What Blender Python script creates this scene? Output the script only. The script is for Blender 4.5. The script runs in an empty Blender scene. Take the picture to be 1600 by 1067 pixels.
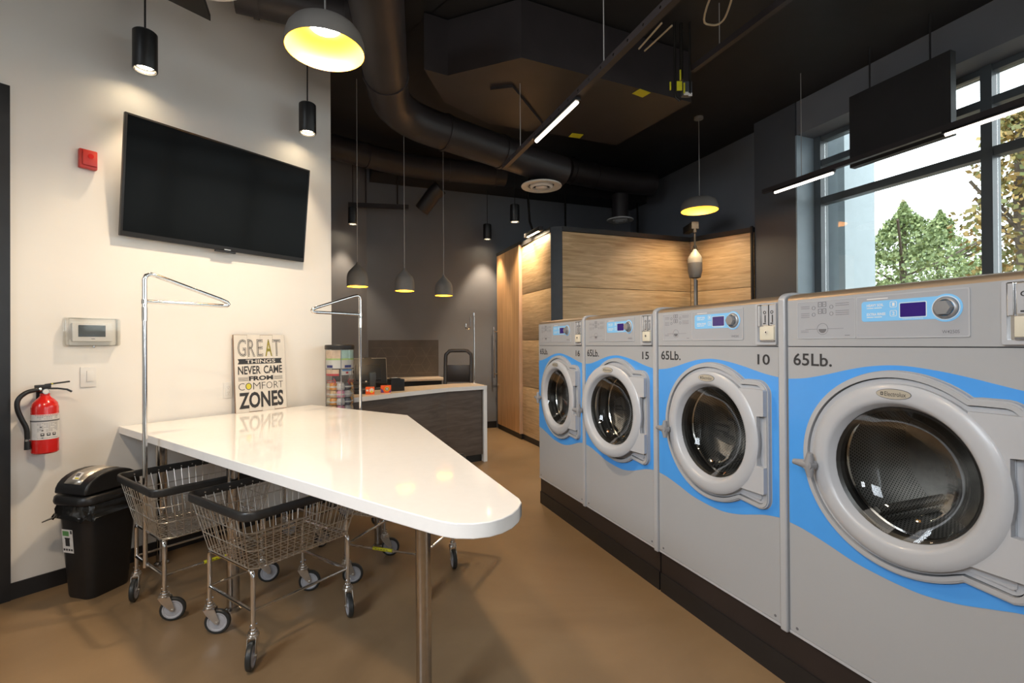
import bpy, bmesh, math, random
from math import sin, cos, pi, radians, atan2, hypot
from mathutils import Vector, Matrix

random.seed(7)
SC = bpy.context.scene
COL = SC.collection

# ------------------------------------------------------------------ camera, sky, exposure, big lights
cam_d = bpy.data.cameras.new('camera')
cam_d.sensor_width = 36.0
cam_d.lens = 765.0 / 1600.0 * 36.0
cam_d.clip_start = 0.05
cam_d.clip_end = 400
cam = bpy.data.objects.new('camera', cam_d)
COL.objects.link(cam)
_p, _r = 3.5 / 765.0, 0.006
_F = Vector((0, cos(_p), sin(_p)))
_U0 = Vector((0, -sin(_p), cos(_p)))
_R0 = Vector((1, 0, 0))
_R = _R0 * cos(_r) - _U0 * sin(_r)
_U = _U0 * cos(_r) + _R0 * sin(_r)
cam.matrix_world = Matrix(((_R.x, _U.x, -_F.x, 0), (_R.y, _U.y, -_F.y, 0), (_R.z, _U.z, -_F.z, 1.55), (0, 0, 0, 1)))
SC.camera = cam

w = bpy.data.worlds.new('sky')
SC.world = w
w.use_nodes = True
bg = w.node_tree.nodes['Background']
bg.inputs[0].default_value = (0.90, 0.96, 1.0, 1)
bg.inputs[1].default_value = 4.0

vs = SC.view_settings
vs.view_transform = 'Standard'
vs.look = 'None'
vs.exposure = 0.0
vs.gamma = 1.0
vs.use_curve_mapping = False

WARM = (1.0, 0.77, 0.52)
NEUT = (1.0, 0.93, 0.84)


def lamp(name, kind, loc, energy, color=(1, 1, 1), size=0.1, size_y=None, aim=None, spot=None, blend=0.5, spread=180):
    d = bpy.data.lights.new(name, kind)
    d.energy = energy
    d.color = color
    if kind == 'AREA':
        d.size = size
        d.spread = radians(spread)
        if size_y:
            d.shape = 'RECTANGLE'
            d.size_y = size_y
    elif kind == 'SPOT':
        d.shadow_soft_size = size
        d.spot_size = radians(spot)
        d.spot_blend = blend
    else:
        d.shadow_soft_size = size
    o = bpy.data.objects.new(name, d)
    COL.objects.link(o)
    o.location = loc
    if aim is not None:
        o.rotation_euler = (Vector(aim) - Vector(loc)).to_track_quat('-Z', 'Y').to_euler()
    return o


# the photographer's flash beside the camera, two added fill lights, and the pendant overhead
lamp('camera_flash', 'AREA', (0.25, -0.15, 1.95), 12, (0.92, 0.96, 1.0), 0.35, aim=(-0.2, 4.0, 1.7))
lamp('added_washer_fill', 'AREA', (-3.0, -1.5, 3.6), 43, (0.84, 0.92, 1.0), 1.6, 1.6, aim=(0.75, 3.6, 0.9), spread=75)  # added fill aimed at the washers, no fixture modelled
lamp('added_aisle_fill', 'AREA', (0.2, 1.3, 4.4), 14, NEUT, 0.5, 2.5, aim=(0.2, 1.4, 0))  # added soft fill from above, no fixture modelled
lamp('pendant_over_camera', 'AREA', (-1.15, 0.75, 3.45), 44, WARM, 0.25, aim=(-1.15, 0.8, 0))

# ------------------------------------------------------------------ directions measured in the room
DW = Vector((-0.3566, 0.9343, 0))      # along the washer row, away from the camera
NW = Vector((0.9343, 0.3566, 0))       # through the washers towards the window wall
DL = Vector((0.562, 0.827, 0))         # along the white wall, away from the camera
NL = Vector((0.827, -0.562, 0))        # out of the white wall into the room
W0 = Vector((-3.073, 3.022, 0))
AW = atan2(-0.9343, 0.3566)            # z rotation of things that face out of the washer row
AL = atan2(0.827, 0.562)               # z rotation of things on the white wall
CEIL = 4.65


def WP(s, o=0.0, z=0.0):               # point on / in front of the white wall
    return W0 + DL * s + NL * o + Vector((0, 0, z))


def RP(q, s, z=0.0):                   # point at offset q across the washer row and s along it
    return NW * q + DW * s + Vector((0, 0, z))


# ------------------------------------------------------------------ materials
MATS = {}


def mat(name, color, rough=0.5, metal=0.0, var=0.0, vscale=8.0, bump=0.0, bscale=200.0, emit=None, estr=0.0, coat=0.0, spec=0.5):
    if name in MATS:
        return MATS[name]
    m = bpy.data.materials.new(name)
    m.use_nodes = True
    nt = m.node_tree
    b = nt.nodes['Principled BSDF']
    b.inputs['Base Color'].default_value = (*color, 1)
    b.inputs['Roughness'].default_value = rough
    b.inputs['Metallic'].default_value = metal
    b.inputs['Specular IOR Level'].default_value = spec
    if coat:
        b.inputs['Coat Weight'].default_value = coat
        b.inputs['Coat Roughness'].default_value = 0.05
    if emit:
        b.inputs['Emission Color'].default_value = (*emit, 1)
        b.inputs['Emission Strength'].default_value = estr
    tc = nt.nodes.new('ShaderNodeTexCoord')
    if var > 0:
        n = nt.nodes.new('ShaderNodeTexNoise')
        n.inputs['Scale'].default_value = vscale
        n.inputs['Detail'].default_value = 5
        r = nt.nodes.new('ShaderNodeValToRGB')
        r.color_ramp.elements[0].position = 0.3
        r.color_ramp.elements[1].position = 0.7
        r.color_ramp.elements[0].color = (*[c * (1 - var) for c in color], 1)
        r.color_ramp.elements[1].color = (*[min(1, c * (1 + var)) for c in color], 1)
        nt.links.new(tc.outputs['Object'], n.inputs['Vector'])
        nt.links.new(n.outputs['Fac'], r.inputs['Fac'])
        nt.links.new(r.outputs['Color'], b.inputs['Base Color'])
    if bump > 0:
        n2 = nt.nodes.new('ShaderNodeTexNoise')
        n2.inputs['Scale'].default_value = bscale
        bp = nt.nodes.new('ShaderNodeBump')
        bp.inputs['Strength'].default_value = bump
        bp.inputs['Distance'].default_value = 0.002
        nt.links.new(tc.outputs['Object'], n2.inputs['Vector'])
        nt.links.new(n2.outputs['Fac'], bp.inputs['Height'])
        nt.links.new(bp.outputs['Normal'], b.inputs['Normal'])
    MATS[name] = m
    return m


def wood(name, c1, c2, grain=(1, 1, 1), rough=0.45, scale=1.0, dist=2.0):
    m = bpy.data.materials.new(name)
    m.use_nodes = True
    nt = m.node_tree
    b = nt.nodes['Principled BSDF']
    b.inputs['Roughness'].default_value = rough
    tc = nt.nodes.new('ShaderNodeTexCoord')
    mp = nt.nodes.new('ShaderNodeMapping')
    mp.inputs['Scale'].default_value = grain
    n = nt.nodes.new('ShaderNodeTexNoise')
    n.inputs['Scale'].default_value = scale
    n.inputs['Detail'].default_value = 8
    n.inputs['Roughness'].default_value = 0.62
    n.inputs['Distortion'].default_value = dist
    r = nt.nodes.new('ShaderNodeValToRGB')
    r.color_ramp.elements[0].position = 0.33
    r.color_ramp.elements[1].position = 0.66
    r.color_ramp.elements[0].color = (*c1, 1)
    r.color_ramp.elements[1].color = (*c2, 1)
    nt.links.new(tc.outputs['Object'], mp.inputs['Vector'])
    nt.links.new(mp.outputs['Vector'], n.inputs['Vector'])
    nt.links.new(n.outputs['Fac'], r.inputs['Fac'])
    nt.links.new(r.outputs['Color'], b.inputs['Base Color'])
    MATS[name] = m
    return m


def clear(name, tint=(1, 1, 1), refl=0.08, rough=0.02, edge=0.5):
    m = bpy.data.materials.new(name)
    m.use_nodes = True
    nt = m.node_tree
    out = nt.nodes['Material Output']
    nt.nodes.remove(nt.nodes['Principled BSDF'])
    t = nt.nodes.new('ShaderNodeBsdfTransparent')
    t.inputs[0].default_value = (*tint, 1)
    g = nt.nodes.new('ShaderNodeBsdfGlossy')
    g.inputs['Roughness'].default_value = rough
    lw = nt.nodes.new('ShaderNodeLayerWeight')
    lw.inputs[0].default_value = 0.35
    ma = nt.nodes.new('ShaderNodeMath')
    ma.operation = 'MULTIPLY_ADD'
    ma.inputs[1].default_value = edge
    ma.inputs[2].default_value = refl
    mx = nt.nodes.new('ShaderNodeMixShader')
    nt.links.new(lw.outputs['Fresnel'], ma.inputs[0])
    nt.links.new(ma.outputs[0], mx.inputs[0])
    nt.links.new(t.outputs[0], mx.inputs[1])
    nt.links.new(g.outputs[0], mx.inputs[2])
    nt.links.new(mx.outputs[0], out.inputs[0])
    MATS[name] = m
    return m


def emis(name, color, strength):
    m = bpy.data.materials.new(name)
    m.use_nodes = True
    nt = m.node_tree
    nt.nodes.remove(nt.nodes['Principled BSDF'])
    e = nt.nodes.new('ShaderNodeEmission')
    e.inputs[0].default_value = (*color, 1)
    e.inputs[1].default_value = strength
    nt.links.new(e.outputs[0], nt.nodes['Material Output'].inputs[0])
    MATS[name] = m
    return m


def perforated(name, base, hole, na, pitch, metal=1.0, rough=0.3):
    """steel with a staggered grid of round holes, around the object's local y axis"""
    m = bpy.data.materials.new(name)
    m.use_nodes = True
    nt = m.node_tree
    b = nt.nodes['Principled BSDF']
    b.inputs['Roughness'].default_value = rough
    b.inputs['Metallic'].default_value = metal
    N, L = nt.nodes.new, nt.links.new
    tc = N('ShaderNodeTexCoord')
    sp = N('ShaderNodeSeparateXYZ')
    L(tc.outputs['Object'], sp.inputs[0])

    def mth(op, a, c=None):
        k = N('ShaderNodeMath')
        k.operation = op
        for i, v in enumerate((a, c)):
            if v is None:
                continue
            if isinstance(v, (int, float)):
                k.inputs[i].default_value = v
            else:
                L(v, k.inputs[i])
        return k.outputs[0]
    ang = mth('ARCTAN2', sp.outputs['X'], sp.outputs['Z'])
    v = mth('DIVIDE', sp.outputs['Y'], pitch)
    row = mth('FLOOR', v)
    odd = mth('MULTIPLY', mth('MODULO', row, 2.0), 0.5)
    u = mth('ADD', mth('MULTIPLY', ang, na / (2 * pi)), odd)
    fu = mth('SUBTRACT', mth('FRACT', u), 0.5)
    fv = mth('SUBTRACT', mth('FRACT', v), 0.5)
    d2 = mth('ADD', mth('MULTIPLY', fu, fu), mth('MULTIPLY', fv, fv))
    f = mth('LESS_THAN', d2, 0.075)
    mx = N('ShaderNodeMix')
    mx.data_type = 'RGBA'
    L(f, mx.inputs[0])
    mx.inputs[6].default_value = (*base, 1)
    mx.inputs[7].default_value = (*hole, 1)
    L(mx.outputs[2], b.inputs['Base Color'])
    MATS[name] = m
    return m


M_white = mat('white_paint', (0.80, 0.78, 0.745), 0.6, var=0.02, vscale=2.0, bump=0.05)
M_grey = mat('charcoal_paint', (0.170, 0.180, 0.205), 0.6, var=0.05, vscale=2.0)
M_pilaster = mat('blue_grey_paint', (0.085, 0.09, 0.102), 0.55, var=0.04, vscale=2.0)
M_deepblack = mat('deep_black_paint', (0.009, 0.0085, 0.009), 0.7, var=0.1)
M_black = mat('black_paint', (0.022, 0.021, 0.022), 0.55, var=0.15, vscale=3.0)
M_duct = mat('black_duct_paint', (0.034, 0.028, 0.029), 0.45, var=0.12, vscale=4.0)
M_base = mat('black_rubber_base', (0.012, 0.011, 0.012), 0.45, var=0.1)
M_floor = None
M_ctop = mat('white_quartz', (0.82, 0.80, 0.775), 0.07, var=0.012, vscale=30, spec=0.55)
M_wtop = mat('pale_counter_top', (0.62, 0.52, 0.42), 0.25, var=0.05, vscale=20)
M_cedge = mat('white_counter_edge', (0.74, 0.75, 0.76), 0.3, var=0.02)
M_chrome = mat('chrome', (0.72, 0.72, 0.72), 0.12, 1.0, var=0.05)
M_steel = mat('brushed_steel', (0.50, 0.48, 0.46), 0.17, 1.0, var=0.08, vscale=40)
M_zinc = mat('zinc_plate', (0.66, 0.64, 0.61), 0.3, 1.0, var=0.08, vscale=30)
M_blackplastic = mat('black_plastic', (0.012, 0.012, 0.013), 0.38, var=0.1, vscale=20)
M_darkmetal = mat('dark_metal', (0.03, 0.03, 0.032), 0.35, 0.6, var=0.1)
M_vinyl = mat('black_vinyl', (0.022, 0.022, 0.022), 0.35, var=0.1, vscale=30)
M_wheel = mat('grey_wheel', (0.36, 0.36, 0.385), 0.45, var=0.05)
M_tire = mat('rubber_tire', (0.02, 0.022, 0.022), 0.4, var=0.1)
M_yellow = mat('yellow_label', (0.62, 0.58, 0.02), 0.5, var=0.06, vscale=30)
M_red = mat('red_enamel', (0.60, 0.015, 0.012), 0.22, var=0.05, coat=0.4)
M_redpl = mat('red_plastic', (0.55, 0.03, 0.02), 0.35, var=0.05)
M_paper = mat('label_paper', (0.72, 0.70, 0.68), 0.5, var=0.05, vscale=40)
M_ink = mat('black_ink', (0.03, 0.03, 0.033), 0.5, var=0.05)
M_greyink = mat('grey_ink', (0.13, 0.13, 0.14), 0.5, var=0.05)
M_whitepl = mat('white_plastic', (0.74, 0.73, 0.71), 0.35, var=0.02)
M_screen = mat('black_glass', (0.005, 0.006, 0.007), 0.12, var=0.1, spec=0.04)
M_wash = mat('washer_grey', (0.345, 0.352, 0.365), 0.32, var=0.015, vscale=2.0, coat=0.15)
M_washl = mat('washer_light_grey', (0.41, 0.418, 0.44), 0.35, var=0.015, coat=0.1)
M_washrim = mat('washer_rim_grey', (0.38, 0.385, 0.40), 0.28, var=0.015, coat=0.25)
M_blue = mat('washer_blue', (0.066, 0.30, 0.74), 0.3, var=0.02, coat=0.2)
M_lblue = mat('label_blue', (0.20, 0.50, 0.83), 0.35, var=0.02)
M_plate = mat('panel_plate', (0.34, 0.35, 0.375), 0.35, var=0.01)
M_disp = mat('violet_display', (0.03, 0.015, 0.12), 0.15, var=0.1, emit=(0.05, 0.02, 0.25), estr=0.15)
M_dial = mat('grey_dial', (0.26, 0.26, 0.265), 0.35, 0.3, var=0.05)
M_latch = mat('latch_grey', (0.25, 0.25, 0.26), 0.4, var=0.05)
M_badge = mat('champagne_badge', (0.50, 0.46, 0.38), 0.35, 0.4, var=0.05)
M_gasket = mat('rubber_gasket', (0.018, 0.018, 0.018), 0.35, var=0.1)
M_topst = mat('steel_top_warm_reflection', (0.36, 0.27, 0.185), 0.42, 0.55, var=0.06, vscale=5)  # stainless top; its warm wood reflection is put into the base colour
M_plinth = mat('dark_plinth', (0.020, 0.015, 0.015), 0.4, var=0.12, vscale=4)
M_cream = mat('cream_lid', (0.62, 0.58, 0.47), 0.35, var=0.02)
M_shade = mat('shade_grey', (0.17, 0.158, 0.145), 0.6, var=0.05)
M_gold = mat('gold_inside', (0.85, 0.48, 0.04), 0.4, var=0.03)
M_goldd = mat('dome_gold_inside', (0.42, 0.20, 0.012), 0.5, var=0.03)
M_cord = mat('grey_cord', (0.30, 0.29, 0.28), 0.5, var=0.05)
M_diff = mat('diffuser_white', (0.86, 0.85, 0.83), 0.4, var=0.03)
M_frame = mat('window_frame_paint', (0.085, 0.10, 0.11), 0.4, var=0.05)
M_jamb = mat('daylit_jamb', (0.34, 0.42, 0.48), 0.5, var=0.03)  # window daylight on the reveal, put into a paler blue
M_outwall = mat('pale_outer_pillar', (0.45, 0.52, 0.56), 0.7, var=0.03)
M_kick = mat('kick_black', (0.010, 0.010, 0.010), 0.5, var=0.1)
M_chair = mat('brown_black_chair', (0.022, 0.017, 0.014), 0.4, var=0.1)
M_orange = mat('orange_box', (0.85, 0.12, 0.015), 0.4, var=0.04)
M_bag = mat('black_bag', (0.010, 0.010, 0.010), 0.18, var=0.2, bump=1.0, bscale=40)
M_stain = mat('stainless_flap', (0.56, 0.52, 0.46), 0.3, 0.8, var=0.08, vscale=30)
M_grout = mat('tile_joint', (0.13, 0.108, 0.088), 0.6)
M_drum = perforated('drum_steel', (0.46, 0.45, 0.43), (0.02, 0.02, 0.02), 150, 0.0135, 0.8, 0.4)
M_drumback = mat('drum_back_steel', (0.22, 0.21, 0.20), 0.35, 1.0, var=0.15, vscale=20)
M_glass = clear('window_glass', (0.97, 1.0, 0.99), 0.03)
M_doorglass = clear('door_glass', (0.80, 0.80, 0.78), 0.02, 0.03, 0.22)
M_cover = clear('clear_cover', (0.97, 0.97, 0.96), 0.02, 0.05, 0.25)
M_acrylic = clear('clear_acrylic', (0.93, 0.93, 0.92), 0.06, 0.05)
M_panelwood = wood('oak_panel', (0.43, 0.27, 0.13), (0.70, 0.50, 0.28), (1.3, 1.3, 20), 0.42, 1.5, 1.0)
M_doorwood = wood('oak_door_panel', (0.52, 0.28, 0.12), (0.72, 0.43, 0.20), (14, 14, 0.6), 0.4, 1.6, 0.8)
M_edgewood = wood('pale_wood_edge', (0.55, 0.36, 0.24), (0.66, 0.46, 0.32), (10, 10, 1), 0.4, 1.5)
M_darkwood = wood('dark_counter_wood', (0.060, 0.044, 0.036), (0.11, 0.085, 0.070), (2, 2, 16), 0.45, 1.4, 1.0)
M_lampglow = emis('lamp_glow', (1.0, 0.80, 0.52), 60)
M_domeglow = emis('dome_lamp_glow', (1.0, 0.78, 0.52), 640)
M_farglow = emis('far_dome_lamp_glow', (1.0, 0.78, 0.50), 230)
M_bellglow = emis('bell_lamp_glow', (1.0, 0.80, 0.46), 170)
M_tubeglow = emis('linear_lamp_glow', (1.0, 0.86, 0.70), 6)


def floor_material():
    m = bpy.data.materials.new('polished_concrete')
    m.use_nodes = True
    nt = m.node_tree
    b = nt.nodes['Principled BSDF']
    tc = nt.nodes.new('ShaderNodeTexCoord')
    n1 = nt.nodes.new('ShaderNodeTexNoise')
    n1.inputs['Scale'].default_value = 0.9
    n1.inputs['Detail'].default_value = 9
    n1.inputs['Roughness'].default_value = 0.6
    n1.inputs['Distortion'].default_value = 1.2
    r = nt.nodes.new('ShaderNodeValToRGB')
    r.color_ramp.elements[0].position = 0.32
    r.color_ramp.elements[1].position = 0.70
    r.color_ramp.elements[0].color = (0.205, 0.133, 0.071, 1)
    r.color_ramp.elements[1].color = (0.278, 0.184, 0.100, 1)
    nt.links.new(tc.outputs['Object'], n1.inputs['Vector'])
    nt.links.new(n1.outputs['Fac'], r.inputs['Fac'])
    nt.links.new(r.outputs['Color'], b.inputs['Base Color'])
    r2 = nt.nodes.new('ShaderNodeMapRange')
    r2.inputs['To Min'].default_value = 0.34
    r2.inputs['To Max'].default_value = 0.5
    nt.links.new(n1.outputs['Fac'], r2.inputs['Value'])
    nt.links.new(r2.outputs['Result'], b.inputs['Roughness'])
    b.inputs['Specular IOR Level'].default_value = 0.35
    return m


M_floor = floor_material()


# ------------------------------------------------------------------ mesh builder
class G:
    def __init__(self):
        self.bm = bmesh.new()
        self.mats = []
        self.mi = 0

    def use(self, m):
        if m not in self.mats:
            self.mats.append(m)
        self.mi = self.mats.index(m)
        return self

    def _fin(self, faces):
        for f in faces:
            f.material_index = self.mi

    def box(self, c, s, rz=0.0, M=None, bev=0.0):
        T = Matrix.Translation(Vector(c)) @ Matrix.Rotation(rz, 4, 'Z') @ Matrix.Diagonal((s[0], s[1], s[2], 1))
        if M:
            T = M @ T
        r = bmesh.ops.create_cube(self.bm, size=1.0, matrix=T)
        fs = set(f for v in r['verts'] for f in v.link_faces)
        if bev > 0:
            es = set(e for v in r['verts'] for e in v.link_edges)
            rb = bmesh.ops.bevel(self.bm, geom=list(es), offset=bev, segments=2, profile=0.6, affect='EDGES')
            fs = set(f for f in fs if f.is_valid) | set(rb['faces'])
        self._fin(fs)
        return self

    def cyl(self, p, q, r, r2=None, seg=16, cap=True):
        p, q = Vector(p), Vector(q)
        d = q - p
        L = d.length
        if L < 1e-7:
            return self
        T = Matrix.Translation((p + q) / 2) @ d.to_track_quat('Z', 'Y').to_matrix().to_4x4()
        rr = bmesh.ops.create_cone(self.bm, cap_ends=cap, segments=seg, radius1=r, radius2=r if r2 is None else r2, depth=L, matrix=T)
        self._fin(set(f for v in rr['verts'] for f in v.link_faces))
        return self

    def tube(self, pts, r, seg=8, closed=False, flat=None):
        """sweep a round (or flat=(half width, half height)) section along points"""
        pts = [Vector(p) for p in pts]
        n = len(pts)
        rings = []
        prev = None
        for i, p in enumerate(pts):
            if closed:
                t = (pts[(i + 1) % n] - pts[i - 1])
            else:
                t = pts[min(i + 1, n - 1)] - pts[max(i - 1, 0)]
            t.normalize()
            if prev is None:
                up = Vector((0, 0, 1)) if abs(t.z) < 0.9 else Vector((1, 0, 0))
                x = t.cross(up).normalized()
            else:
                x = (prev - t * prev.dot(t))
                if x.length < 1e-6:
                    x = t.cross(Vector((0, 0, 1)))
                x.normalize()
            y = x.cross(t)
            prev = x
            ring = []
            for k in range(seg):
                a = 2 * pi * (k + 0.5) / seg
                if flat:
                    px = math.copysign(abs(cos(a)) ** 0.5, cos(a)) * flat[0]
                    py = math.copysign(abs(sin(a)) ** 0.5, sin(a)) * flat[1]
                else:
                    px, py = r * cos(a), r * sin(a)
                ring.append(self.bm.verts.new(p + x * px + y * py))
            rings.append(ring)
        fs = []
        m = n if closed else n - 1
        for i in range(m):
            a, b = rings[i], rings[(i + 1) % n]
            for k in range(seg):
                fs.append(self.bm.faces.new((a[k], a[(k + 1) % seg], b[(k + 1) % seg], b[k])))
        if not closed:
            fs.append(self.bm.faces.new(rings[0][::-1]))
            fs.append(self.bm.faces.new(rings[-1]))
        self._fin(fs)
        return self

    def lathe(self, prof, seg=32, M=None, closed=False):
        """profile (r, z) turned about z"""
        M = M or Matrix.Identity(4)
        rings = []
        for r, z in prof:
            if r < 1e-6:
                rings.append([self.bm.verts.new(M @ Vector((0, 0, z)))])
            else:
                rings.append([self.bm.verts.new(M @ Vector((r * cos(2 * pi * k / seg), r * sin(2 * pi * k / seg), z))) for k in range(seg)])
        fs = []
        idx = list(range(len(rings) - 1))
        pairs = [(i, i + 1) for i in idx] + ([(len(rings) - 1, 0)] if closed else [])
        for i, j in pairs:
            a, b = rings[i], rings[j]
            for k in range(seg):
                k2 = (k + 1) % seg
                if len(a) == 1 and len(b) == 1:
                    continue
                if len(a) == 1:
                    fs.append(self.bm.faces.new((a[0], b[k2], b[k])))
                elif len(b) == 1:
                    fs.append(self.bm.faces.new((a[k], a[k2], b[0])))
                else:
                    fs.append(self.bm.faces.new((a[k], a[k2], b[k2], b[k])))
        self._fin(fs)
        return self

    def prism(self, outer, holes, h0, h1, M=None):
        """2-D outline with holes, extruded h0..h1 in the local z of M"""
        M = M or Matrix.Identity(4)
        bm = self.bm
        loops = []
        edges = []
        for lp in [outer] + list(holes):
            vs_ = [bm.verts.new(M @ Vector((x, y, h0))) for x, y in lp]
            es = [bm.edges.new((vs_[i], vs_[(i + 1) % len(vs_)])) for i in range(len(vs_))]
            loops.append(vs_)
            edges += es
        if holes:
            r = bmesh.ops.triangle_fill(bm, use_beauty=True, use_dissolve=False, edges=edges, normal=M.to_3x3() @ Vector((0, 0, -1)))
            bot = [f for f in r['geom'] if isinstance(f, bmesh.types.BMFace)]
        else:
            bot = [bm.faces.new(loops[0])]
        fs = list(bot)
        if abs(h1 - h0) > 1e-9:
            vmap = {}
            for lp in loops:
                for v in lp:
                    vmap[v] = bm.verts.new(v.co + M.to_3x3() @ Vector((0, 0, h1 - h0)))
            for f in bot:
                fs.append(bm.faces.new([vmap[v] for v in reversed(f.verts)]))
            for lp in loops:
                for i in range(len(lp)):
                    a, b = lp[i], lp[(i + 1) % len(lp)]
                    fs.append(bm.faces.new((a, b, vmap[b], vmap[a])))
        self._fin(fs)
        return self

    def text(self, s, x0, z0, x1, z1, y=0.0, th=0.0006, off=0.0, M=None, shear=0.0):
        """lettering standing upright in the local xz plane, facing -y, fitted to a box"""
        cu = bpy.data.curves.new('lettering', 'FONT')
        cu.body = s
        cu.offset = off
        cu.shear = shear
        cu.resolution_u = 3
        o = bpy.data.objects.new('lettering', cu)
        COL.objects.link(o)
        dg = bpy.context.evaluated_depsgraph_get()
        me = bpy.data.meshes.new_from_object(o.evaluated_get(dg))
        bpy.data.objects.remove(o)
        bpy.data.curves.remove(cu)
        if not me.vertices:
            return self
        xs = [v.co.x for v in me.vertices]
        ys = [v.co.y for v in me.vertices]
        ax, bx_, ay, by_ = min(xs), max(xs), min(ys), max(ys)
        sx, sz = (x1 - x0) / (bx_ - ax), (z1 - z0) / (by_ - ay)
        M = M or Matrix.Identity(4)
        nv = [self.bm.verts.new(M @ Vector((x0 + (v.co.x - ax) * sx, y - th, z0 + (v.co.y - ay) * sz))) for v in me.vertices]
        fs = []
        for p in me.polygons:
            try:
                fs.append(self.bm.faces.new([nv[i] for i in p.vertices]))
            except ValueError:
                pass
        self._fin(fs)
        bpy.data.meshes.remove(me)
        return self

    def done(self, name, m=None, parent=None, smooth=35, loc=None, rot=None):
        me = bpy.data.meshes.new(name)
        bmesh.ops.recalc_face_normals(self.bm, faces=self.bm.faces[:])
        self.bm.to_mesh(me)
        self.bm.free()
        if m is not None and not self.mats:
            self.mats = [m]
        for k in self.mats:
            me.materials.append(k)
        if smooth:
            me.shade_smooth()
            me.set_sharp_from_angle(angle=radians(smooth))
        o = bpy.data.objects.new(name, me)
        COL.objects.link(o)
        if parent:
            o.parent = parent
        if loc is not None:
            o.location = loc
        if rot is not None:
            o.rotation_euler = rot
        return o


def g(m=None):
    k = G()
    if m:
        k.use(m)
    return k


def tag(o, label, cat, group=None, kind=None):
    o['label'] = label
    o['category'] = cat
    if group:
        o['group'] = group
    if kind:
        o['kind'] = kind
    return o


def thing(name, label, cat, loc=(0, 0, 0), rz=0.0, group=None):
    o = bpy.data.objects.new(name, None)
    o.empty_display_size = 0.1
    COL.objects.link(o)
    o.location = loc
    o.rotation_euler = (0, 0, rz)
    return tag(o, label, cat, group)


def struct(o):
    o['kind'] = 'structure'
    return o


def dup(root, label=None, loc=None, rz=None, skip=()):
    c = root.copy()
    COL.objects.link(c)
    if label:
        c['label'] = label
    if loc is not None:
        c.location = loc
    if rz is not None:
        c.rotation_euler = (0, 0, rz)
    for ch in list(root.children):
        if ch.name.split('.')[0] in skip:
            continue
        p = ch.copy()
        COL.objects.link(p)
        p.parent = c
        for sb in list(ch.children):
            q = sb.copy()
            COL.objects.link(q)
            q.parent = p
    return c


def rrect(x0, y0, x1, y1, r, n=5):
    pts = []
    for cx, cy, a0 in ((x1 - r, y1 - r, 0), (x0 + r, y1 - r, 90), (x0 + r, y0 + r, 180), (x1 - r, y0 + r, 270)):
        for k in range(n + 1):
            a = radians(a0 + 90 * k / n)
            pts.append((cx + r * cos(a), cy + r * sin(a)))
    return pts


def circ(cx, cy, r, n=48):
    return [(cx + r * cos(2 * pi * k / n), cy + r * sin(2 * pi * k / n)) for k in range(n)]


# local frame that stands a 2-D drawing upright: drawing x -> x, y -> z, extrusion -> -y (towards the viewer)
UP = Matrix(((1, 0, 0, 0), (0, 0, -1, 0), (0, 1, 0, 0), (0, 0, 0, 1)))
# lathe z axis -> -y
TOY = Matrix(((1, 0, 0, 0), (0, 0, -1, 0), (0, 1, 0, 0), (0, 0, 0, 1)))

# ------------------------------------------------------------------ the room shell
k = g(M_floor)
k.box((1.2, 4.0, -0.05), (22, 24, 0.1))
struct(k.done('floor'))
k = g(M_black)
k.prism([(-9, -4.7), (RP(6.13, -7.4).x, -4.7)] + [(p.x, p.y) for p in (RP(6.13, -7.4), RP(6.13, 9.2))] + [(-9, 13)], [], CEIL, CEIL + 0.1)
struct(k.done('ceiling'))


def wall_seg(name, m, a, b, z0, z1, th, side=1):
    """wall slab whose room face runs a..b; thickness goes to the left of a->b times side"""
    a, b = Vector(a[:2]), Vector(b[:2])
    d = (b - a).normalized()
    n = Vector((-d.y, d.x)) * side
    poly = [a, b, b + n * th, a + n * th]
    return struct(g(m).prism([(p.x, p.y) for p in poly], [], z0, z1).done(name, smooth=0))


def wall_multi(name, m, segs):
    kk = g(m)
    for a, b, z0, z1, th, side in segs:
        a, b = Vector(a[:2]), Vector(b[:2])
        d = (b - a).normalized()
        n = Vector((-d.y, d.x)) * side
        poly = [a, b, b + n * th, a + n * th]
        kk.prism([(p.x, p.y) for p in poly], [], z0, z1)
    return struct(kk.done(name, smooth=0))


# white wall on the left, with the door opening nearer the camera
wall_multi('wall_left', M_white, [
    (WP(-0.02), WP(2.26), 0, CEIL, 0.16, 1),
    (WP(-1.25), WP(-0.02), 3.15, CEIL, 0.16, 1),
    (WP(-7.0), WP(-1.25), 0, CEIL, 0.16, 1)])
EW = Vector((0.9343, 0.3566, 0))
BC = Vector((-2.45, 8.27, 0))          # corner of the two dark walls behind the counter
wall_seg('wall_back', M_grey, BC, BC + EW * 5.45, 0, CEIL, 0.15, 1)
wall_seg('wall_back_left', M_grey, BC - DL * 3.2, BC, 0, CEIL, 0.15, 1)
wall_seg('wall_store', M_grey, BC - DL * 3.2, WP(-1.3, -0.9), 0, CEIL, 0.15, -1)
wall_seg('wall_front', M_white, (-9.0, -4.6), (9.5, -4.6), 0, CEIL, 0.15, -1)
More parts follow.
